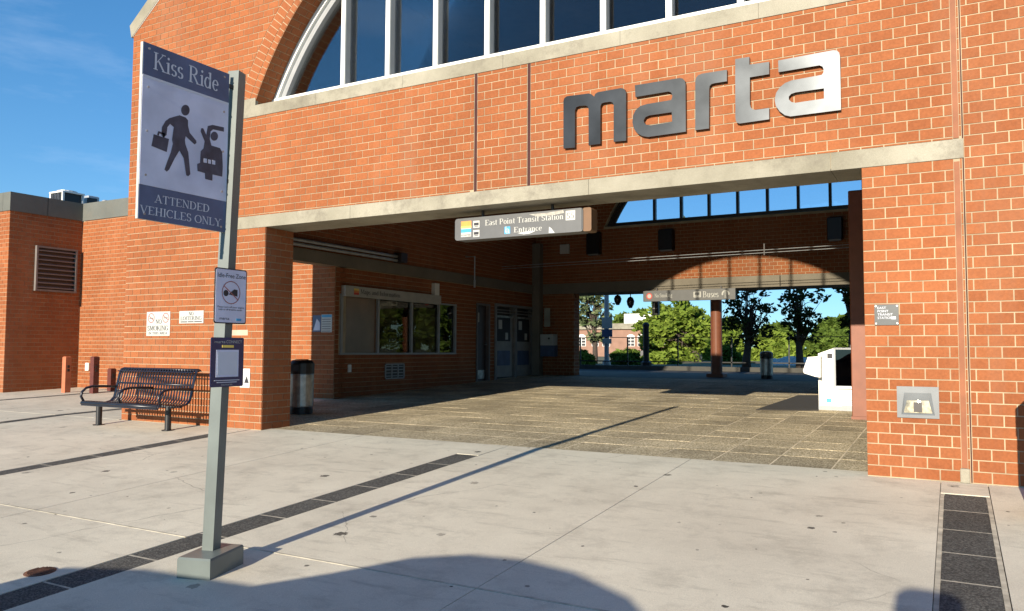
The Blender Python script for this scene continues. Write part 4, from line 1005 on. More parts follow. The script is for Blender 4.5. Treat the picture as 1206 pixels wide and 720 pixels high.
# =================================================================== SMALL WALL FITTINGS (front facade)
def wall_sign(name, label, px, Y, th=.006, m='signwhite', cat='sign'):
    q = pxY(px, Y); xa = (q[0][0]+q[3][0])/2; xb = (q[1][0]+q[2][0])/2; za = (q[2][1]+q[3][1])/2; zb_ = (q[0][1]+q[1][1])/2
    t = thing(name, label, cat, ((xa+xb)/2, Y, za)); build(MB().box(xa, xb, Y-th, Y-.0005, za, zb_), 'plate', m, t)
    return t, xa, xb, za, zb_
Ff = FY(D)
t, a, b, c, d = wall_sign('no_smoking_sign', 'white NO SMOKING IN THIS AREA sign with two red rings above the bench', [(173, 367.5), (200.5, 367), (200.5, 395.5), (173, 396)], D)
w_, h_ = b-a, d-c
for cx in (.2, .82):
    ring('prohibition_ring', a+w_*cx, c+h_*.74, w_*.14, w_*.022, Ff, .0075, 'redfaded', t)
    build(MB().prism([[(a+w_*(cx-.1), c+h_*.82), (a+w_*(cx-.085), c+h_*.84), (a+w_*(cx+.1), c+h_*.66), (a+w_*(cx+.085), c+h_*.64)][::-1]], Ff, .0085, .0065), 'slash', 'redfaded', t)
    flat('cigarette', rect(a+w_*(cx-.08), a+w_*(cx+.08), c+h_*.72, c+h_*.75), Ff, .0065, .0072, 'ink', t)
serif('NO', Ff, a+w_*.40, c+h_*.50, a+w_*.66, c+h_*.50, h_*.18, .008, 'lettering', 'ink', t)
serif('SMOKING', Ff, a+w_*.05, c+h_*.22, a+w_*.95, c+h_*.22, h_*.20, .008, 'lettering', 'ink', t)
serif('IN THIS AREA', Ff, a+w_*.10, c+h_*.06, a+w_*.90, c+h_*.06, h_*.10, .008, 'lettering', 'ink', t)
t, a, b, c, d = wall_sign('no_loitering_sign', 'white NO LOITERING sign beside the pole on the brick pier', [(211.5, 366.5), (240, 366), (240, 380.5), (211.5, 381.5)], D)
w_, h_ = b-a, d-c
serif('NO', Ff, a+w_*.40, c+h_*.64, a+w_*.60, c+h_*.64, h_*.27, .008, 'lettering', 'ink', t)
serif('LOITERING', Ff, a+w_*.06, c+h_*.26, a+w_*.94, c+h_*.26, h_*.30, .008, 'lettering', 'ink', t)
for k, (s0, s1) in enumerate(((.06, .34), (.37, .6), (.63, .94))): flat('text_line', rect(a+w_*s0, a+w_*s1, c+h_*.09, c+h_*.16), Ff, .0062, .0075, 'ink', t)
t, a, b, c, d = wall_sign('notice', 'white paper notice with black triangle behind the pole', [(283, 434.5), (294.5, 434), (294.5, 456.5), (283, 457)], D, m='paper', cat='notice')
build(MB().prism([[(a+(b-a)*.45, c+(d-c)*.25), (a+(b-a)*.92, c+(d-c)*.25), (a+(b-a)*.68, c+(d-c)*.62)]], Ff, .0075, .006), 'triangle', 'ink', t)
t, a, b, c, d = wall_sign('faded_label', 'faded pale label on the brick just right of the pole', [(273, 389), (292, 388.5), (292, 395), (273, 395.5)], D, th=.002, m=basic('faded_paint', (.48, .34, .25), .8), cat='label')
t, a, b, c, d = wall_sign('plaque', 'dark grey metal plaque with station name on the right pier', [(1030, 358.5), (1058.5, 359), (1058.5, 383), (1030, 383.3)], D, th=.012, m=basic('plaque_metal', (.055, .06, .06), .5, var=.15), cat='plaque')
w_, h_ = b-a, d-c
for k, s_ in enumerate(('EAST', 'POINT', 'TRANSIT', 'STATION')): sans(s_, Ff, a+w_*.13, c+h_*(.78-k*.16), a+w_*(.13+.09*len(s_)), h_*.11, .0135, 'lettering', 'signletter', t)
flat('number_label', rect(a+w_*.70, a+w_*.88, c+h_*.28, c+h_*.41), Ff, .0122, .0135, 'signletter', t)
for s_ in ((.06, .08), (.94, .08), (.06, .92), (.94, .92)): build(MB().prism([circle_pts(a+w_*s_[0], c+h_*s_[1], .008, 8)], Ff, .015, .012), 'screw', 'steel', t)
# recessed step light
t = thing('wall_light', 'square grey recessed light fitting low on the right pier', 'light', (.5*(-.33)*S, D, H(-.3)))
q = pxY([(1056, 455), (1106, 456), (1106, 493), (1057, 492)], D); a, b = (q[0][0]+q[3][0])/2, (q[1][0]+q[2][0])/2; c, d = (q[2][1]+q[3][1])/2, (q[0][1]+q[1][1])/2; w_, h_ = b-a, d-c
wi = [(a+w_*.10, c+h_*.10), (a+w_*.90, c+h_*.10), (a+w_*.82, c+h_*.80), (a+w_*.18, c+h_*.80)]
plm = basic('light_housing', (.15, .16, .165), .45, var=.12)
build(MB().prism([rect(a, b, c, d), wi[::-1]], Ff, .016, .0005), 'face_plate', plm, t)
rc = MB()
inn_ = [(a+w_*.16, c+h_*.16), (a+w_*.84, c+h_*.16), (a+w_*.76, c+h_*.56), (a+w_*.24, c+h_*.56)]
o8 = [(x_, D-.016, z_) for x_, z_ in wi]; i8 = [(x_, D-.004, z_) for x_, z_ in inn_]
for k in range(4): rc.face([o8[k], o8[(k+1) % 4], i8[(k+1) % 4], i8[k]])
build(rc, 'recess', plm, t)
ln = MB(); nlx = 10
for k in range(nlx):
    f0, f1 = k/nlx, (k+1)/nlx; dd = lambda f: -.005-.014*math.sin(math.pi*f)
    for (g0, g1) in ((0, .5), (.5, 1)):
        P = []
        for f, g in ((f0, g0), (f1, g0), (f1, g1), (f0, g1)):
            xx = inn_[0][0]+(inn_[1][0]-inn_[0][0])*f; xt = inn_[3][0]+(inn_[2][0]-inn_[3][0])*f
            P.append((xx+(xt-xx)*g, D-.004+dd(f)*math.sin(math.pi*(.15+.7*g)), inn_[0][1]+(inn_[3][1]-inn_[0][1])*g))
        ln.face(P)
build(ln, 'lens', 'lens', t, smooth=True)
build(MB().box(a+w_*.40, a+w_*.60, D-.026, D-.02, c+h_*.20, c+h_*.50), 'bulb_holder', 'bronze', t)

# =================================================================== ENTRANCE SIGN (under the lintel)
YE = D+.14*S; Fe = FY(YE)
es = thing('entrance_sign', 'grey hanging box sign reading East Point Transit Station S5 Entrance', 'sign', (-3.2*S, YE, H(.9)))
def epx(pts): return pxY([(520+x/6.7, 230+y/6.7) for x, y in pts], YE)
q = epx([(105, 190), (1118, 98), (1116, 285), (108, 360)])
a, b = (q[0][0]+q[3][0])/2, (q[1][0]+q[2][0])/2; c = (q[2][1]+q[3][1])/2; d = (q[0][1]+q[1][1])/2; w_, h_ = b-a, d-c
build(MB().prism([rrect(a, b, c, d, .035)], Fe, 0, -.20), 'box', 'signgrey', es)
build(MB().prism([rrect(b-.01, b+.10, c, d+.0, .025)], Fe, -.012, -.19), 'end_cap', basic('end_cap_wood', (.15, .075, .032), .6), es)
build(MB().box(b-.018, b-.008, YE-.004, YE, c+.02, d-.01), 'end_seam', 'ink', es)
for f in (.2, .75): build(MB().tube([(a+w_*f, YE+.1, d-.01), (a+w_*f, YE+.1, ZL0+.01)], .02, 8), 'hanger', 'bronze', es)
def et(x_, y_): return epx([(x_, y_)])[0]
p0, p1 = et(345, 233), et(965, 180); hh = et(345, 190)[1]-p0[1]; zz = c+h_*.585
serif('East Point Transit Station', Fe, p0[0], zz, p1[0], zz, hh*1.0, .003, 'lettering', 'signwhite', es)
p0, p1 = et(572, 297), et(795, 283); zz2 = c+h_*.17
serif('Entrance', Fe, p0[0], zz2, p1[0], zz2, hh*.95, .003, 'lettering', 'signwhite', es)
p0, p1 = et(980, 150), et(1055, 150)
flat('number_box', rect(p0[0], p1[0], zz-.02, zz+hh+.025), Fe, .0005, .002, 'signwhite', es)
serif('S5', Fe, p0[0]+.012, zz, p1[0]-.008, zz, hh, .0035, 'lettering', 'signgrey', es)
p0, p1 = et(155, 250), et(235, 250); z0_, z1_ = c+h_*.14, c+h_*.86
for k, (m_, f0, f1) in enumerate((('orange', .68, 1), ('yellow', .55, .68), ('signwhite', .5, .55), ('cyan', .28, .5), ('signwhite', 0, .28))):
    flat('logo_band', rect(p0[0], p1[0], z0_+(z1_-z0_)*f0+.0005, z0_+(z1_-z0_)*f1), Fe, .0005, .002, m_, es)
sans('marta', Fe, p0[0]+.008, z0_+.014, p1[0]-.008, .026, .003, 'lettering', 'ink', es)
for f0, f1 in ((.10, .42), (.52, .84)):
    p0, p1 = et(250, 250), et(300, 250); zA, zB = c+h_*f0, c+h_*f1
    flat('pictogram', rect(p0[0], p1[0], zA, zB), Fe, .0005, .002, 'signwhite', es)
    flat('vehicle_mark', rect(p0[0]+.012, p1[0]-.012, zA+.03, zB-.025), Fe, .0021, .0032, 'ink', es)
    flat('vehicle_wheels', rect(p0[0]+.02, p1[0]-.02, zA+.014, zA+.022), Fe, .0021, .0032, 'ink', es)
p0, p1 = et(497, 290), et(542, 290)
flat('access_square', rect(p0[0], p1[0], c+h_*.13, c+h_*.46), Fe, .0005, .002, 'cyan', es)
mx_, mz_ = (p0[0]+p1[0])/2, c+h_*.26; ring('access_wheel', mx_, mz_, .030, .008, Fe, .003, 'signwhite', es)
flat('access_figure', [(mx_-.012, mz_+.06), (mx_-.018, mz_+.004), (mx_+.022, mz_+.004), (mx_+.034, mz_-.03), (mx_+.024, mz_-.034), (mx_+.014, mz_-.006), (mx_-.028, mz_-.006), (mx_-.022, mz_+.06)][::-1], Fe, .0031, .0042, 'signwhite', es)
flat('peeled_patch', [et(*z_) for z_ in ((600, 300), (690, 285), (745, 283), (700, 303), (650, 310))], Fe, .0045, .006, 'paper', es)
flat('peeled_patch', [et(*z_) for z_ in ((848, 300), (850, 250), (868, 262), (895, 298))], Fe, .0045, .006, 'paper', es)
flat('peeled_patch', [et(*z_) for z_ in ((690, 152), (830, 140), (960, 118), (968, 140), (880, 158), (760, 170))], Fe, .0005, .0012, basic('peeled_film', (.33, .31, .27), .6, var=.3, scale=25), es)

# =================================================================== INFORMATION BOOTH (faces right)
Fb = FX(XBW)
hd = thing('information_sign', 'long pale fascia sign reading Maps and Information above the booth window', 'sign', (XBW, 8.9*S, H(.75)))
q = [onX(402, 337, XBW), onX(515, 348, XBW), onX(515, 359.5, XBW), onX(402, 348.5, XBW)]
ya, yb = q[0].y, q[1].y; za, zb_ = (q[2].z+q[3].z)/2, (q[0].z+q[1].z)/2
build(MB().box(XBW+.001, XBW+.12, ya, yb, za, zb_), 'box', basic('fascia', (.42, .40, .36), .6), hd)
Fh = FX(XBW+.12); L_ = yb-ya; hz = zb_-za
for k, m_ in enumerate(('red', 'orange', 'yellow')): flat('logo_band', rect(ya+L_*.075, ya+L_*.12, za+hz*(.2+.2*k), za+hz*(.4+.2*k)-.001), Fh, .0005, .002, m_, hd)
serif('Maps and Information', Fh, ya+L_*.135, za+hz*.34, ya+L_*.53, za+hz*.34, hz*.42, .003, 'lettering', 'ink', hd)
build(MB().box(XBW+.0005, XBW+.10, ya+L_*.93, ya+L_*.985, zb_+.002, zb_+.30), 'bell_box', 'white', hd)
# window
wn = build(MB().box(XBW-.9, XBW-.88, 7.85*S, 10.5*S, ZWa, ZWb), 'booth_window', 'brownboard', st)
ye = [onX(v, 400, XBW).y for v in (402, 444.5, 484, 516, 535.5)]; ye[0] = 7.84*S
fr = MB(); t_ = .04
fr.box(XBW-.10, XBW+.03, ye[0]-t_, ye[-1]+t_, ZWa-t_, ZWa); fr.box(XBW-.10, XBW+.03, ye[0]-t_, ye[-1]+t_, ZWb, ZWb+t_)
for y_ in ye: fr.box(XBW-.10, XBW+.03, y_-t_*.8, y_+t_*.8, ZWa+.0005, ZWb-.0005)
build(fr, 'frame', 'greyframe', wn)
for a, b in zip(ye, ye[1:]): build(MB().box(XBW-.03, XBW-.022, a+t_*.8, b-t_*.8, ZWa, ZWb), 'pane', 'glassdark' if a == ye[3] else ('tanpane' if a == ye[0] else 'glassdull'), wn)
build(MB().box(XBW-.06, XBW-.05, ye[0]+.033, ye[1]-.033, ZWa+.001, ZWb-.001), 'brown_blind', 'tanboard', wn)
build(MB().box(XBW-.075, XBW-.065, ye[1]+.033, ye[2]-.45, ZWa+.001, ZWb-.05), 'grey_blind', 'greyboard', wn)
build(MB().box(XBW-.06, XBW-.055, ye[2]+.35, ye[3]-.1, ZWa+.35, ZWb-.25), 'posted_notice', 'paper', wn)
build(MB().box(XBW-.06, XBW-.055, ye[3]-.35, ye[3]-.1, ZWa+.05, ZWa+.33), 'posted_sheet', 'paper', wn)
build(MB().box(XBW-.09, XBW-.08, ye[2]+.033, ye[3]-.033, ZWa+.001, ZWb-.10), 'backing_board', 'greyboard', wn)
build(MB().box(XBW-.8, XBW-.2, ye[1]+.1, ye[2]-.8, ZWa, ZWa+.28), 'counter_box', 'ink', wn)
bm_ = MB()
for a, b, c, d in ((7.80*S, 10.52*S, ZWa-.3, ZWa-.041), (7.80*S, 10.52*S, ZWb+.05, ZWb+.3)): bm_.box(XBW-.9, XBW-.301, a, b, c, d)
build(bm_, 'booth_inner', 'brownboard', wn)
# hole through booth wall for the window is made by thin wall pieces: cut core there
bw.data.clear_geometry()
mb = MB()
for (a, b, c, d) in ((YW+.35, ye[0]-t_-.001, ZF-.3, ZB0+.02), (ye[-1]+t_+.001, 11.15*S, ZF-.3, ZB0+.02), (ye[0]-t_, ye[-1]+t_, ZF-.3, ZWa-t_-.001), (ye[0]-t_, ye[-1]+t_, ZWb+t_+.001, ZB0+.02), (11.15*S+.001, 11.58*S, H(.78), ZB0+.02), (11.58*S+.001, 11.75*S, ZF-.3, ZB0+.02), (11.75*S+.001, 13.24*S, H(.805), ZB0+.02), (13.24*S+.001, YB+.3, ZF-.3, ZB0+.02)):
    mb.box(XBW-.3, XBW-PR, a, b, c, d)
me2 = mb.mesh('booth_wall', 'mortar'); bw.data = me2
# vent under the window, outlet, door, double doors
p = onX(453, 447, XBW); p2 = onX(475, 428, XBW)
v_ = build(MB().box(XBW+.0005, XBW+.012, p.y, p2.y, p.z, p2.z), 'wall_vent', 'black', st)
vf = MB()
for a, b, c, d in ((p.y, p2.y, p2.z-.03, p2.z), (p.y, p2.y, p.z, p.z+.03)): vf.box(XBW+.013, XBW+.035, a, b, c, d)
for k in range(4): y_ = p.y+(p2.y-p.y)*k/3; vf.box(XBW+.013, XBW+.03, y_-.018, y_+.018, p.z+.03, p2.z-.03)
for k in range(1, 5): z_ = p.z+(p2.z-p.z)*k/5; vf.box(XBW+.013, XBW+.025, p.y+.02, p2.y-.02, z_-.01, z_+.01)
build(vf, 'grille', 'greyframe', v_)
p = onX(411, 434, XBW); o = build(MB().bbox(XBW+.0005, XBW+.03, p.y-.05, p.y+.05, p.z-.08, p.z+.08, .006), 'light_switch', 'white'); tag(o, 'small white switch plate low on the dark booth wall', 'switch')
dz = zg(11.36*S)
dr = build(MB().box(XBW-.12, XBW-.08, 11.19*S, 11.54*S, dz, H(.74)), 'door', 'doorpaint', st)
df = MB(); df.box(XBW-.14, XBW+.03, 11.15*S, 11.187*S, dz, H(.775)); df.box(XBW-.14, XBW+.03, 11.543*S, 11.58*S, dz, H(.775)); df.box(XBW-.14, XBW+.03, 11.188*S, 11.542*S, H(.742), H(.775))
build(df, 'frame', basic('door_frame', (.14, .11, .10), .5), dr)
build(MB().box(XBW-.079, XBW-.07, 11.24*S, 11.50*S, dz+.06, dz+.30), 'kick_plate', 'steel', dr)
build(MB().bbox(XBW-.079, XBW-.05, 11.25*S, 11.30*S, H(.46), H(.62), .004), 'door_sign', 'paper', dr)
build(MB().tube([(XBW-.07, 11.50*S, dz+1.0), (XBW+.0, 11.50*S, dz+1.0), (XBW+.0, 11.46*S, dz+1.0)], .015, 6), 'handle', 'steel', dr)
dd = build(MB().box(XBW-.20, XBW-.18, 11.80*S, 13.19*S, dz, H(.76)), 'double_door', 'doorpaint', st)
df = MB(); zq = zg(12.5*S)
df.box(XBW-.2, XBW+.04, 11.75*S, 11.80*S, zq-.05, H(.80)); df.box(XBW-.2, XBW+.04, 13.19*S, 13.24*S, zq-.05, H(.80)); df.box(XBW-.2, XBW+.04, 11.801*S, 13.189*S, H(.755), H(.80)); df.box(XBW-.2, XBW+.03, 12.47*S, 12.53*S, zq-.05, H(.754))
for k in (0, 1): df.box(XBW-.05, XBW+.02, 11.801*S, 13.189*S, H(.64+.05*k), H(.655+.05*k))
build(df, 'frame', basic('alu_frame', (.22, .20, .19), .45), dd)
for a, b in ((11.81*S, 12.46*S), (12.54*S, 13.18*S)):
    lf = build(MB().box(XBW-.1, XBW-.06, a, b, zq+.02, H(.60)), 'door_leaf', basic('leaf_grey', (.30, .28, .26), .45), dd)
    build(MB().box(XBW-.0595, XBW-.05, a+.15, b-.15, zq+1.05, zq+1.75), 'pane', 'ink', lf)
    build(MB().box(XBW-.0595, XBW-.05, a+.17, b-.17, zq+.35, zq+.78), 'poster', 'signslate', lf)
    build(MB().box(XBW-.049, XBW-.045, a+.22, a+.42, zq+1.4, zq+1.66), 'sticker', 'paper', lf)
    build(MB().box(XBW-.049, XBW-.045, b-.45, b-.3, zq+1.1, zq+1.3), 'sticker', 'paper', lf)
    build(MB().box(XBW-.0595, XBW+.0, a+.08, b-.08, H(.565), H(.598)), 'closer_rail', 'steel', lf)
# posters on the shaded wall
t, a, b, c, d = wall_sign('poster', 'dark blue photo poster on the shaded purple brick wall', [(368.5, 371.5), (378, 371.5), (378, 391), (368.5, 391)], YW, th=.004, m='signslate', cat='poster')
build(MB().prism([[(a+.02, c+.03), (b-.02, c+.03), (b-.03, c+(d-c)*.55), (a+(b-a)*.5, c+(d-c)*.8)]], FY(YW), .0055, .0042), 'picture', 'signpale', t)
t, a, b, c, d = wall_sign('service_notice', 'pale blue and white printed notice right of the dark poster', [(378.6, 370.5), (391, 370.5), (391, 391.5), (378.6, 391.5)], YW, th=.004, m='paper', cat='notice')
flat('header', rect(a+.01, b-.01, d-.06, d-.01), FY(YW), .0042, .0055, 'cyan', t)
for k in range(6): flat('text_line', rect(a+.02, b-.03, d-.11-k*.05, d-.095-k*.05), FY(YW), .0042, .0052, 'signgrey', t)
# pipes along the ledge
tp = thing('pipe_run', 'pair of grey conduits along the top of the concrete ledge', 'pipe', (XBW+.15, 7*S, H(1.3)))
for k, (ya_, yb_) in enumerate(((5.5, 8.95), (5.5, 8.9))):
    zz = H(1.25+.055*k); build(MB().tube([(XBW+.12, ya_*S, zz), (XBW+.12, yb_*S-.3, zz), (XBW+.12, yb_*S, zz)], .035, 8), 'pipe', 'galv', tp, smooth=True)
build(MB().bbox(XBW+.02, XBW+.25, 8.9*S, 9.05*S, H(1.225), H(1.36), .01), 'junction_box', 'bronze', tp)
build(MB().box(XBW+.051, XBW+.10, 6.5*S, 6.54*S, H(1.217), H(1.34)), 'clamp', 'galv', tp)
# hanging conduit drop
yh = 10.8*S; hp = thing('hanging_conduit', 'thin pale conduit dropping from above the booth door', 'pipe', (XBW+.3, yh, H(1.3)))
za, zb_ = onX(553, 338, XBW+.3).z, onX(552, 303, XBW+.3).z
build(MB().tube([(XBW+.02, yh, zb_+.05), (XBW+.3, yh, zb_+.05), (XBW+.3, yh, za+.2)], .018, 6), 'tube', 'galv', hp); build(MB().lathe((XBW+.3, yh, za), [(.03, 0), (.035, .19), (.02, .2)], 8), 'end_fitting', 'galv', hp)
# wall boxes and lights in the hall
t = thing('payphone', 'grey wall box with dark lower half beside the corner pilaster', 'wall box', (-6.55*S, YB-.2, H(-.1)))
q = pxY([(640, 394), (655, 394), (655, 420), (640, 420)], YB-.1); a, b, c, d = q[0][0], q[1][0], q[2][1], q[0][1]
build(MB().bbox(a, b, YB-.32, YB-.001, (c+d)/2, d, .01), 'housing', 'paper', t); build(MB().box(a, b, YB-.30, YB-.001, c, (c+d)/2-.002), 'shelf', 'signslate', t)
build(MB().tube([(b-.12, YB-.34, d-.12), (b-.12, YB-.36, (c+d)/2+.2)], .03, 6), 'handset', 'ink', t)
t, a, b, c, d = wall_sign('timetable', 'pale sheet posted above the grey wall box', [(641, 363), (648, 363), (648, 385), (641, 385)], YB-.285, th=.004, m='greyboard', cat='notice')
q = pxY([(660.5, 288.5), (671.5, 288.5), (671.5, 299), (660.5, 299)], YB); o = build(MB().bbox(q[0][0], q[1][0], YB-.08, YB-.001, q[2][1], q[0][1], .01), 'speaker_panel', 'paper'); tag(o, 'small pale square panel high on the rear brick wall', 'panel')
for (xa, xb, ya_, yb_, lab) in ((694, 709, 275, 301, 'black wall lantern on the rear brick, leftmost of three'), (778, 795, 272, 296, 'black wall lantern under the rear arch window, middle of three'), (975, 993, 258, 284, 'black wall lantern near the red panel, rightmost of three')):
    q = pxY([(xa, ya_), (xb, ya_), (xb, yb_), (xa, yb_)], YB); t = thing('wall_lantern', lab, 'light', (q[0][0], YB, q[2][1]), 'black lanterns on the rear wall')
    build(MB().bbox(q[0][0], q[1][0], YB-.25, YB-.001, q[2][1]+.03, q[0][1], .02), 'housing', 'black', t); build(MB().box(q[0][0]+.04, q[1][0]-.04, YB-.21, YB-.04, q[2][1], q[2][1]+.029), 'diffuser', 'greyframe', t)
tr = thing('tie_rods', 'pair of thin pale rods spanning the hall under the rear window', 'rod', (-3*S, 12*S, H(1.4)))
za = onY(1000, 287, 12*S).z; zb_ = onY(1000, 290.5, 12*S).z
for z_ in (za, zb_): build(MB().tube([(XBW, 12*S, z_-.10), (1.1*S, 12*S, z_+.01)], .008, 6), 'rod', 'galv', tr)
p = onY(900, 290, 12*S); build(MB().box(p.x-.012, p.x+.012, 12*S-.012, 12*S+.012, p.z-.22, p.z+.06), 'hanger', 'bronze', tr)

# red panel + kiosk + dark floor patch
YP = 8.0*S; q0 = onY(1003.5, 487, YP); ztp = onY(1001, 224.6, YP).z
rp = thing('red_panel', 'tall red painted steel panel standing behind the right pier', 'panel', (q0.x+.3, YP, zg(YP)))
build(MB().bbox(q0.x, q0.x+.75, YP, YP+.22, zg(YP)+.04, ztp, .012), 'sheet', 'redpaint', rp); build(MB().box(q0.x-.01, q0.x+.76, YP-.012, YP+.23, zg(YP)-.02, zg(YP)+.038), 'foot', 'redpaint', rp)
YK = 8.75*S; kz = zg(YK)
def kp(x_, y_): return pxY([(820+x_/4.5, 330+y_/4.5)], YK)[0]
k0, k1 = kp(650, 670)[0], kp(845, 670)[0]; kt = kp(740, 358)[1]
kk = thing('ticket_kiosk', 'white ticket kiosk with black screen beside the red panel', 'kiosk', ((k0+k1)/2, YK, kz))
kb0 = kp(700, 575)[1]
build(MB().prism([[(k0, kz-.01), (k1, kz-.01), (k1, kt), (kp(735, 360)[0], kt), (k0, kp(650, 390)[1])]], FY(YK), 0, -.6), 'body', 'white', kk)
s0, s1, s2, s3 = kp(738, 370)[0], kp(834, 370)[0], kp(738, 560)[1], kp(738, 368)[1]
build(MB().prism([rect(s0-.03, s1+.03, s2-.03, s3+.03), rect(s0, s1, s2, s3)[::-1]], FY(YK), .03, .0005), 'screen_frame', 'greyframe', kk)
build(MB().box(s0+.001, s1-.001, YK-.008, YK-.001, s2+.001, s3-.001), 'screen', glass('screen_glass', (.02, .02, .02), (.05, .5)), kk)
build(MB().box(s0-.0, s1, YK-.05, YK-.031, s2-.05, s2-.01), 'tray', 'white', kk)
build(MB().box(kp(670, 0)[0], k1-.01, YK-.006, YK-.0005, kp(0, 578)[1]-.012, kp(0, 578)[1]), 'seam', 'greyframe', kk)
build(MB().box(kp(668, 0)[0]-.004, kp(668, 0)[0]+.004, YK-.005, YK-.0005, kz, kp(0, 405)[1]), 'seam', 'greyframe', kk)
build(MB().prism([rrect(kp(680, 0)[0], kp(728, 0)[0], kp(0, 560)[1], kp(0, 430)[1], .015)], FY(YK), .006, .0005), 'side_door', basic('kiosk_panel', (.55, .55, .53), .5), kk)
build(MB().box(kp(715, 0)[0], kp(722, 0)[0], YK-.014, YK-.0065, kp(0, 505)[1], kp(0, 490)[1]), 'lock', 'steel', kk)
for vz in range(4): build(MB().box(kp(760, 0)[0], kp(820, 0)[0], YK-.006, YK-.0005, kp(0, 640-vz*9)[1], kp(0, 640-vz*9)[1]+.012), 'vent_slot', 'greyframe', kk)
build(MB().box(kp(680, 0)[0], kp(705, 0)[0], YK-.004, YK-.0005, kp(0, 625)[1], kp(0, 605)[1]), 'label', 'cyan', kk)
build(MB().prism([[(k0-.004, kz-.012), (k1+.004, kz-.012), (k1+.004, kz+.07), (k0-.004, kz+.07)]], FY(YK), .008, .0), 'plinth', 'greyframe', kk)
p = kp(708, 402); build(MB().box(p[0]-.04, p[0]+.04, YK-.012, YK-.0006, p[1]-.04, p[1]+.04), 'button', 'ink', kk)
hdp = [kp(*z_) for z_ in ((577, 478), (602, 408), (668, 403), (668, 515), (640, 510), (582, 492))]
build(MB().prism([hdp[::-1]], FY(YK), .22, -.3), 'hood', 'white', kk)
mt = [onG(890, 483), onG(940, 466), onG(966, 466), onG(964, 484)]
mo = MB(); mo.loft([[(p.x, p.y, zg(p.y)-.002) for p in mt], [(p.x, p.y, zg(p.y)+.008) for p in mt]]); o = build(mo, 'dark_floor_patch', basic('patch_dark', (.05, .043, .035), .9, scale=20, bump=.4)); tag(o, 'dark grey floor patch in front of the ticket kiosk', 'mat')  # thin dark four-cornered sheet laid on the floor

# trash cans
def can(loc, label):
    t = thing('trash_can', label, 'trash can', loc, 'round steel trash cans'); x_, y_, z_ = loc
    build(MB().lathe((x_, y_, z_), [(.20, 0), (.20, .09), (.195, .11)], 28), 'base', 'black', t)
    build(MB().lathe((x_, y_, z_), [(.205, .112), (.21, .13), (.21, .66), (.205, .68)], 28), 'body', 'steel', t, smooth=False)
    build(MB().lathe((x_, y_, z_), [(.215, .682), (.215, .86), (.17, .91), (.10, .93)], 28), 'lid', 'black', t)
    build(MB().box(x_-.13, x_+.13, y_-.222, y_-.19, z_+.73, z_+.83), 'opening', 'ink', t)
    return t
g = onG(357, 488); g.x = -6.03*S; g.y = 6.25*S; g.z = zg(g.y)
cn = can(g, 'steel trash can with black lid in shade behind the left pier')
g = onG(903, 446); copy_thing(cn, (g.x, g.y, zg(g.y)), 'steel trash can with black lid by the rear opening near the trees', .80)
copy_thing(cn, (.452*S, 4.3*S, zg(4.3*S)), 'unseen steel trash can added right of the view to shade the brick', 1.25)  # added out of view, enlarged to cast the dark edge on the right brickwork
# iron cover
dcv = [onG(22.5, 676), onG(70, 672), onG(50, 667), onG(46, 681)]; cc_ = (dcv[0]+dcv[1]+dcv[2]+dcv[3])/4; rd = .095
t = thing('drain_cover', 'small round rusty iron cover set in the concrete at lower left', 'cover', cc_)
mw = Matrix.Translation(cc_) @ Matrix.Rotation(math.atan(SLOPE1), 4, 'X')
build(MB().lathe((0, 0, 0), [(rd, -.02), (rd, .004), (rd-.012, .007)], 28), 'rim', 'rust', t, mw=mw)
gr = MB()
for i in range(-4, 5): l_ = math.sqrt(max(.0001, (rd-.016)**2-(i*.018)**2)); gr.box(i*.018-.004, i*.018+.004, -l_, l_, .0072, .011)
build(gr, 'raised_bars', 'rust', t, mw=mw)

# rear hanging signs
YH = YB-.35; Fr = FY(YH)
def hang_sign(name, label, c, m='signgrey'):
    q = pxY(c, YH); a, b = (q[0][0]+q[3][0])/2, (q[1][0]+q[2][0])/2; c_, d = (q[2][1]+q[3][1])/2, (q[0][1]+q[1][1])/2
    t = thing(name, label, 'sign', ((a+b)/2, YH, c_)); build(MB().box(a, b, YH, YH+.12, c_, d), 'box', m, t)
    for f in (.15, .85): build(MB().box(a+(b-a)*f-.02, a+(b-a)*f+.02, YH+.03, YH+.09, d+.0005, max(d+.03, ZQ0+.05)), 'hanger', 'bronze', t)
    return t, a, b, c_, d
t, a, b, c, d = hang_sign('buses_sign', 'grey hanging sign with No Smoking, bus picture and Buses arrow at the rear opening', [(757.5, 343), (866, 339.5), (866, 353), (757.5, 355)])
w_, h_ = b-a, d-c
ring('no_smoking_ring', a+w_*.07, c+h_*.5, h_*.30, h_*.10, Fr, .002, 'red', t); flat('ring_fill', circle_pts(a+w_*.07, c+h_*.5, h_*.2, 10), Fr, .0005, .0012, 'signwhite', t)
serif('No Smoking', Fr, a+w_*.13, c+h_*.36, a+w_*.33, c+h_*.36, h_*.36, .003, 'lettering', 'signwhite', t)
flat('bus_picture', rrect(a+w_*.56, a+w_*.64, c+h_*.25, c+h_*.8, .02), Fr, .0005, .002, 'signwhite', t); flat('bus_window', rect(a+w_*.575, a+w_*.625, c+h_*.48, c+h_*.72), Fr, .0021, .003, 'signgrey', t)
serif('Buses', Fr, a+w_*.66, c+h_*.24, a+w_*.83, c+h_*.24, h_*.56, .003, 'lettering', 'signwhite', t)
ua = MB(); cx_, cz_ = a+w_*.90, c+h_*.50
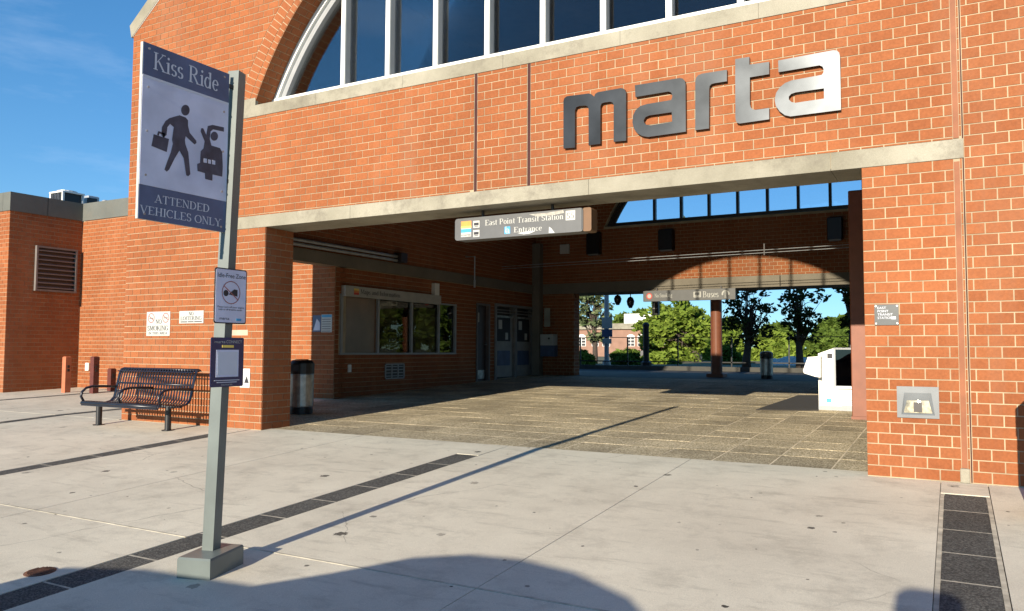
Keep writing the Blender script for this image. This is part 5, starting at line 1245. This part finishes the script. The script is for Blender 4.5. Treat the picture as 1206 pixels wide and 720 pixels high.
for i in range(10):
    A0, A1 = math.radians(-20+22*i), math.radians(-20+22*(i+1)); ro_, ri_ = h_*.36, h_*.22
    ua.face([Fr(cx_+ri_*math.cos(A0), cz_+ri_*math.sin(A0), .003), Fr(cx_+ro_*math.cos(A0), cz_+ro_*math.sin(A0), .003), Fr(cx_+ro_*math.cos(A1), cz_+ro_*math.sin(A1), .003), Fr(cx_+ri_*math.cos(A1), cz_+ri_*math.sin(A1), .003)])
build(ua, 'arrow', 'signwhite', t); build(MB().prism([[(cx_-h_*.09, cz_-h_*.4), (cx_+h_*.09, cz_-h_*.4), (cx_+h_*.09, cz_+h_*.1), (cx_+h_*.2, cz_+h_*.0), (cx_, cz_+h_*.25), (cx_-h_*.2, cz_), (cx_-h_*.09, cz_+h_*.1)]], Fr, .0035, .002), 'arrow_stem', 'signwhite', t)
YV = YB+.43+.35
for px_, p0_, p1_, lab in ((727.5, 346, 359.5, 'black pendant lantern hanging in the rear opening, left of the pair'), (742.5, 348, 363, 'black pendant lantern hanging in the rear opening, right of the pair')):
    a = onY(px_, p0_, YV); b = onY(px_, p1_, YV); h_ = a.z-b.z; t = thing('pendant_lantern', lab, 'light', (a.x, YV, b.z), 'black pendant lanterns')
    build(MB().lathe((a.x, YV, b.z), [(.05, 0), (.06, .03), (.10, .10), (.12, h_*.55), (.08, h_*.8), (.03, h_*.88)], 12), 'lantern', 'black', t); build(MB().tube([(a.x, YV, b.z+h_*.88), (a.x, YV, ZQ0+.01)], .015, 6), 'stem', 'black', t)

# =================================================================== BEHIND: street, trees, far building
def post(name, label, px_, pb_, pt_, Y, r, m, cat='post'):
    a = onY(px_, pb_, Y); b = onY(px_, pt_, Y); z0 = zg(Y)-.06; t = thing(name, label, cat, (a.x, Y, z0))
    build(MB().tube([(a.x, Y, z0), (a.x, Y, b.z)], r, 10), 'shaft', m, t); build(MB().lathe((a.x, Y, z0), [(r*1.8, 0), (r*1.8, .25), (r*1.1, .3)], 10), 'base', m, t)
    return t, a.x, b.z
t, x_, z_ = post('lamp_post', 'slim grey lamp post with white board beyond the fence', 714.5, 432, 330, 17.0*S, .09, 'galv')
q = pxY([(709, 374), (721, 374), (721, 387), (709, 387)], 17*S-.12); build(MB().box(q[0][0], q[1][0], 17*S-.14, 17*S-.10, q[2][1], q[0][1]), 'white_board', 'signwhite', t)
q = pxY([(709, 388), (721, 388), (721, 397), (709, 397)], 17*S-.12); build(MB().box(q[0][0], q[1][0], 17*S-.14, 17*S-.10, q[2][1], q[0][1]), 'blue_board', 'signslate', t)
q = pxY([(709.5, 399), (720, 399), (720, 405), (709.5, 405)], 17*S-.12); build(MB().box(q[0][0], q[1][0], 17*S-.14, 17*S-.10, q[2][1], q[0][1]), 'small_board', 'signwhite', t)
build(MB().box(x_-.25, x_+.25, 17*S-.12, 17*S+.12, z_, z_+.12), 'lamp_head', 'galv', t)
t, x_, z_ = post('signal_post', 'short thick black post with rounded cap right of the lamp post', 761, 432, 385, 16.4*S, .11, 'black')
build(MB().lathe((x_, 16.4*S, z_+.001), [(.13, 0), (.13, .08), (.05, .16)], 10), 'cap', 'black', t)
t = thing('traffic_signal', 'small black box hanging below the No Smoking end of the sign', 'signal', (0, 0, 0)); q = pxY([(769, 355), (776, 355), (776, 371), (769, 371)], YV)
t.location = (q[0][0], YV, q[2][1]); WM[t.name] = Matrix.Translation(t.location)
build(MB().bbox(q[0][0], q[1][0], YV-.1, YV+.1, q[2][1], q[0][1], .02), 'housing', 'black', t); build(MB().box(q[0][0]+.03, q[1][0]-.03, YV-.112, YV-.1005, (q[2][1]+q[0][1])/2-.03, (q[2][1]+q[0][1])/2), 'lamp_strip', 'paper', t)
build(MB().tube([((q[0][0]+q[1][0])/2, YV, q[0][1]), ((q[0][0]+q[1][0])/2, YV, ZQ0+.01)], .02, 6), 'stem', 'black', t)
# fence
YFc = 16.55*S; zf = zg(YFc)-.06; fnc = thing('railing_fence', 'low black metal railing fence along the far kerb', 'fence', (-4*S, YFc, zf))
zr = onY(900, 397, YFc).z
fm = MB(); fm.box(-12*S, 4*S, YFc-.025, YFc+.025, zr-.012, zr+.012); build(fm, 'top_rail', 'black', fnc)
build(MB().box(-12*S, 4*S, YFc-.02, YFc+.02, zf+.25, zf+.29), 'bottom_rail', 'black', fnc)
for i in range(15): x_ = -12*S+i*1.14*S; build(MB().box(x_-.02, x_+.02, YFc-.02, YFc+.02, zf, zr+.02), 'post', 'black', fnc)
lw = MB(); lw.box(-14*S, 6*S, YFc+.15, YFc+.4, zf-.3, onY(800, 432, YFc).z); o = build(lw, 'low_wall', basic('low_wall_dark', (.045, .04, .035), .9)); tag(o, 'low dark retaining wall behind the black railing', 'wall')

def leaves(mb, c, r, n, sz, rnd, flat_=.9):
    for _ in range(n):
        while True:
            d = Vector((rnd.uniform(-1, 1), rnd.uniform(-1, 1), rnd.uniform(-1, 1)))
            if d.length < 1: break
        p = Vector(c)+Vector((d.x*r[0], d.y*r[1], d.z*r[2]))
        u = Vector((rnd.gauss(0, 1), rnd.gauss(0, 1), rnd.gauss(0, .6))).normalized(); v = u.cross(Vector((rnd.gauss(0, 1), rnd.gauss(0, 1), rnd.gauss(0, 1)))).normalized()
        s_ = sz*rnd.uniform(.6, 1.3); tn = min(1, max(0, rnd.gauss(.5, .28)))
        mb.face([p-u*s_, p+v*s_*.5, p+u*s_, p-v*s_*.5], tn)
def tree(name, label, px_, Y, pbot, crown, m, tr=.14, nclump=60, nl=60, sz=.11, cl=.5, seed=1, group='trees beyond the rear opening', limbs=9, cat='tree', z0=None, tw=True):
    """crown: (px left, px right, py top, py bottom) at distance Y"""
    rnd = random.Random(seed); x_ = onY(px_, pbot, Y).x; z0 = zg(Y)-.1 if z0 is None else z0
    L_, R_ = onY(crown[0], 380, Y).x, onY(crown[1], 380, Y).x; T_, B_ = onY(px_, crown[2], Y).z, onY(px_, crown[3], Y).z
    cx, cz = (L_+R_)/2, (T_+B_)/2; rx, rz = (R_-L_)/2, (T_-B_)/2; ry = rx*.8
    t = thing(name, label, cat, (x_, Y, z0), group)
    cents = []
    for _ in range(nclump):
        while True:
            d = Vector((rnd.uniform(-1, 1), rnd.uniform(-1, 1), rnd.uniform(-1, 1)))
            if .25 < d.length < 1: break
        d = d*(d.length**-.35)
        cents.append(Vector((cx+d.x*rx*.9, Y+d.y*ry*.9, cz+d.z*rz*.92)))
    bm_ = MB(); top = Vector((cx*.6+x_*.4, Y, cz+rz*.5)); st_ = Vector((x_, Y, z0))
    pts = [st_+(top-st_)*f+Vector((rnd.uniform(-.06, .06), rnd.uniform(-.06, .06), 0))*(1 if 0 < f < 1 else 0) for f in (0, .15, .35, .55, .75, 1)]
    bm_.tube(pts, [tr*1.25, tr, tr*.85, tr*.6, tr*.4, tr*.12], 8)
    for k in range(limbs):
        f = rnd.uniform(.28, .8); i = int(f*5); a = pts[i].lerp(pts[i+1], f*5-i) if i < 5 else pts[-1]; e = rnd.choice(cents)
        mid = a.lerp(e, .5)+Vector((0, 0, rnd.uniform(0, .25)*rz)); bm_.tube([a, mid, e], [tr*.42, tr*.25, tr*.06], 6)
        for _ in range(3):
            e2 = rnd.choice(cents)
            if (e2-mid).length < rz*1.3: bm_.tube([mid, mid.lerp(e2, .55)+Vector((0, 0, .1)), e2], [tr*.18, tr*.1, tr*.03], 5)
    build(bm_, 'trunk', 'bark', t, smooth=True)
    mb = MB(); k = cl*min(rx, rz)
    for c in cents: s_ = rnd.uniform(.45, 1.15); leaves(mb, c, (k*s_*1.1, k*s_, k*s_*.8), int(nl*s_), sz, rnd)
    build(mb, 'crown', m, t)
    return t
tree('young_tree', 'thin leafed grey green tree in front of the far brick building', 700, 22.0*S, 432, (677, 724, 338, 402), 'leafgrey', tr=.14, nclump=55, nl=30, sz=.13, cl=.26, seed=3)
tree('maple_tree', 'bright broad green tree just left of the red column', 822, 27.0*S, 434, (752, 838, 350, 436), 'leaflight', tr=.24, nclump=100, nl=90, sz=.18, cl=.27, seed=5, limbs=14)
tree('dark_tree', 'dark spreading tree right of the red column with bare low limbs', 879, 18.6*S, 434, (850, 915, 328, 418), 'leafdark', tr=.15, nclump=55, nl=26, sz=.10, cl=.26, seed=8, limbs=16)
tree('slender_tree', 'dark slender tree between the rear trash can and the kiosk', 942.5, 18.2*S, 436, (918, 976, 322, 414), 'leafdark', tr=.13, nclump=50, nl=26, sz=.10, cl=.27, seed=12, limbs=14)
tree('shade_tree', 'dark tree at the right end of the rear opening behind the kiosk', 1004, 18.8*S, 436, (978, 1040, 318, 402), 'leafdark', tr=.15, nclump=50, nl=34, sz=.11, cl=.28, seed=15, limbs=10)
def bush(label, px_, Y, crown, m, seed, n=50, nl=80, sz=.16, name='shrub', grp='shrubs beyond the railing'):
    rnd = random.Random(seed); L_, R_ = onY(crown[0], 400, Y).x, onY(crown[1], 400, Y).x; T_ = onY(px_, crown[2], Y).z; z0 = zg(Y)-.1
    x_ = (L_+R_)/2; rx = (R_-L_)/2; rz = (T_-z0); t = thing(name, label, 'shrub', (x_, Y, z0), grp); mb = MB(); sb = MB()
    for _ in range(n):
        a = rnd.uniform(0, 2*math.pi); e = math.asin(rnd.uniform(0, 1)); q_ = rnd.uniform(.55, 1)
        c = Vector((x_+rx*math.cos(a)*math.cos(e)*q_*.9, Y+rx*.6*math.sin(a)*math.cos(e)*q_, z0+rz*math.sin(e)*q_*.95))
        leaves(mb, c, (rx*.25, rx*.22, rz*.18), nl, sz, rnd); 
        if rnd.random() < .35: sb.tube([(x_, Y, z0), (x_*.4+c.x*.6, Y, z0+(c.z-z0)*.5), c], [.07, .05, .015], 5)
    build(mb, 'foliage', m, t); build(sb, 'stem', 'bark', t)
bush('small bright shrub at the left edge of the rear opening', 686, 20*S, (672, 700, 412), 'leaflight', 21, 40, 40, .14)
bush('green shrub with pale tips between lamp post and young tree', 735, 21*S, (716, 762, 412), 'leaf', 22, 50, 50, .14)
bush('broad shrub under the bright tree beside the black post', 775, 23*S, (752, 800, 416), 'leaflight', 23, 50, 50, .15)
bush('tall bright shrub behind the red column', 850, 32*S, (828, 880, 382), 'leaflight', 24, 60, 70, .24)
bush('yellow green mound between the two dark trees', 905, 33*S, (880, 948, 392), 'leaflight', 25, 70, 80, .24)
bush('wide green mound behind the slender tree', 975, 34*S, (935, 1030, 388), 'leaf', 26, 80, 80, .26)
bush('low green shrub below the dark spreading tree', 862, 24*S, (842, 876, 408), 'leaf', 27, 40, 40, .17)
tree('distant_tree', 'far rounded green tree behind the brick building roof', 735, 62*S, 412, (716, 790, 368, 412), 'leaf', tr=.4, nclump=90, nl=90, sz=.5, cl=.32, seed=31, limbs=6)
tree('distant_oak', 'far dark green tree left of the lamp post', 690, 66*S, 412, (655, 722, 378, 412), 'leaf', tr=.4, nclump=80, nl=80, sz=.5, cl=.32, seed=32, limbs=6)
tree('backdrop_tree', 'tall far tree showing between the dark trees', 915, 45*S, 412, (893, 935, 383, 412), 'leaf', tr=.4, nclump=70, nl=60, sz=.4, cl=.32, seed=33, limbs=6)
tree('corner_tree', 'far green tree behind the slender dark tree', 985, 45*S, 412, (955, 1030, 374, 412), 'leaf', tr=.4, nclump=70, nl=60, sz=.4, cl=.32, seed=34, limbs=6)
tree('side_tree', 'far green tree seen past the left of the red column', 845, 48*S, 412, (838, 872, 374, 412), 'leaf', tr=.4, nclump=60, nl=60, sz=.4, cl=.32, seed=35, limbs=6)
tree('peeking_tree', 'single twiggy treetop peeking into the rear arch window', 809, 40*S, 412, (801, 818, 251, 300), 'leafgrey', tr=.3, nclump=40, nl=20, sz=.2, cl=.3, seed=36, limbs=12)
for i, (px_, tp_, lab) in enumerate(((1420, 300, 'leafy green tree beyond the hall, nearest to the right pier'), (1530, 270, 'leafy green tree right of the hall, second from the pier'), (1660, 290, 'leafy green tree far right of the hall, third from the pier'))):
    tree('street_tree', lab, px_, 30*S, 430, (px_-75, px_+75, tp_, 425), 'leaf', tr=.25, nclump=70, nl=60, sz=.25, cl=.36, seed=50+i, limbs=6)
# gravel bank
gb = MB(); Yg_ = 25*S; x0_, x1_ = onY(905, 425, Yg_).x, onY(972, 425, Yg_).x; zt_ = onY(930, 420, Yg_).z; n_ = 24; ll = []
for j in range(5):
    f = j/4; ll.append([(x0_+(x1_-x0_)*i/n_, Yg_-3+f*3.4, zg(Yg_)-.2+(zt_-zg(Yg_)+.2)*(f**.7)*(.72+.28*math.sin(math.pi*i/n_))+random.uniform(-.04, .04)) for i in range(n_+1)])
for a, b in zip(ll, ll[1:]):
    for i in range(n_): gb.face([a[i], a[i+1], b[i+1], b[i]])
build(gb, 'gravel_bank', 'rock', kind='structure')
# far brick building with arched windows
YQ = 48*S; q = pxY([(640, 392), (792, 390), (792, 418), (640, 418)], YQ); xa, xb = q[0][0], q[1][0]; zt_ = onY(715, 388, YQ).z; z0 = zg(YQ)-.2
fb = thing('brick_mill', 'long pink brick building with white arched windows across the street', 'building', ((xa+xb)/2, YQ, z0))
build(MB().box(xa, xb, YQ, YQ+14, z0, zt_), 'wall', 'farbrick', fb); build(MB().box(xa-.3, xb+.3, YQ-.3, YQ+14.3, zt_+.001, zt_+.6), 'cornice', 'concrete', fb)
for px_, wd in ((662, 9), (685, 10), (701, 8), (714, 9), (743, 9), (755, 8), (770, 8), (783, 8)):
    c0 = onY(px_-wd/2, 402, YQ).x; c1 = onY(px_+wd/2, 402, YQ).x; zb_ = onY(px_, 408, YQ).z; zt2 = onY(px_, 394, YQ).z; r_ = (c1-c0)/2; zs = zt2-r_*.6
    pts = [(c0, zb_), (c1, zb_)]+[((c0+c1)/2+r_*math.cos(math.radians(a)), zs+r_*.6*math.sin(math.radians(a))) for a in range(0, 181, 20)]
    wq = build(MB().prism([pts], FY(YQ), .02, -.05), 'window', 'white', fb)
    for kx in (.05, .53):
        for kz in (.04, .36, .68):
            a_ = c0+(c1-c0)*kx; b_ = c0+(c1-c0)*(kx+.42); za_ = zb_+(zs-zb_)*(kz*1.04); zb2 = za_+(zs-zb_)*.27
            build(MB().box(a_, b_, YQ-.03, YQ-.021, za_, zb2), 'pane', 'ink', wq)
build(MB().box(onY(745, 400, YQ-2).x, onY(800, 400, YQ-2).x, YQ-6, YQ-1, z0, onY(750, 413, YQ-3).z), 'lean_to_roof', 'slate_roof', fb)
build(MB().box(xa+8, xa+12, YQ+4, YQ+8, zt_+.6, zt_+1.8), 'roof_unit', 'white', fb)

# =================================================================== BEHIND THE CAMERA: parked car and added pillar (cast the foreground shadows)
car = thing('parked_car', 'dark grey sport utility car parked along the kerb behind the viewer', 'car', (-2.3*S, -.86*S, 0)); yc = -.70*S; zc_ = zg(yc); 
def carx(v): return v*S+.36*S
prf = [(-.72, .35), (-.70, .80), (-.80, 1.02), (-.95, 1.30), (-1.12, 1.50), (-1.32, 1.65), (-1.6, 1.75), (-1.85, 1.78), (-2.08, 1.76), (-2.27, 1.68), (-2.45, 1.50), (-2.62, 1.36), (-3.15, 1.33), (-3.5, 1.25), (-3.62, .85), (-3.62, .38)]
hw = .88
def carloop(s_, hz_): return [(carx(x_), yc+s_*hw*(1 if z_ < 1.1 else 1-.22*(z_-1.1)/.66), zc_+z_) for x_, z_ in prf]
cm = MB(); cm.loft([carloop(-1, 0), carloop(-.9, 0), carloop(.9, 0), carloop(1, 0)]); build(cm, 'body', basic('car_paint', (.06, .065, .07), .3, metal=.4), car)
for s_ in (-1, 1):
    sg = MB(); yw = yc+s_*hw*.94+s_*.035
    sg.prism([[(carx(-2.42), zc_+1.22), (carx(-1.05), zc_+1.22), (carx(-1.25), zc_+1.56), (carx(-2.22), zc_+1.58)]], FY(yw), .01, -.01); build(sg, 'side_window', 'ink', car)
    for wx in (-1.25, -3.05):
        wl = MB(); wl.tube([(carx(wx), yc+s_*.62, zc_+.34), (carx(wx), yc+s_*.90, zc_+.34)], .34, 22); wo_ = build(wl, 'wheel', 'ink', car)
        build(MB().tube([(carx(wx), yc+s_*.90, zc_+.34), (carx(wx), yc+s_*.912, zc_+.34)], .2, 16), 'rim', 'steel', wo_)
    build(MB().box(carx(-3.63)-.012, carx(-3.6), yc+s_*.5-.16, yc+s_*.5+.16, zc_+.80, zc_+.96), 'headlight', 'white', car)
pp_ = thing('shadow_pillar', 'unseen grey pillar added behind the camera to cast the head shadow', 'pillar', (.17*S, -.35*S, zg(-.35*S)))  # unseen pillar added to cast the viewer's head shadow
px0, py0 = -.05*S, -.40*S; zp = zg(py0); htop = .32*S+S
build(MB().bbox(px0-.165, px0+.165, py0-.12, py0+.12, zp, S*1.165, .04), 'housing', 'galv', pp_); build(MB().box(px0-.08, px0+.08, py0+.121, py0+.128, zp+1.2, zp+1.5), 'dark_plate', 'ink', pp_); build(MB().box(px0-.16, px0+.16, py0-.16, py0+.16, zp-.01, zp+.05), 'plinth', 'concrete', pp_)
print('objects', len(bpy.data.objects))
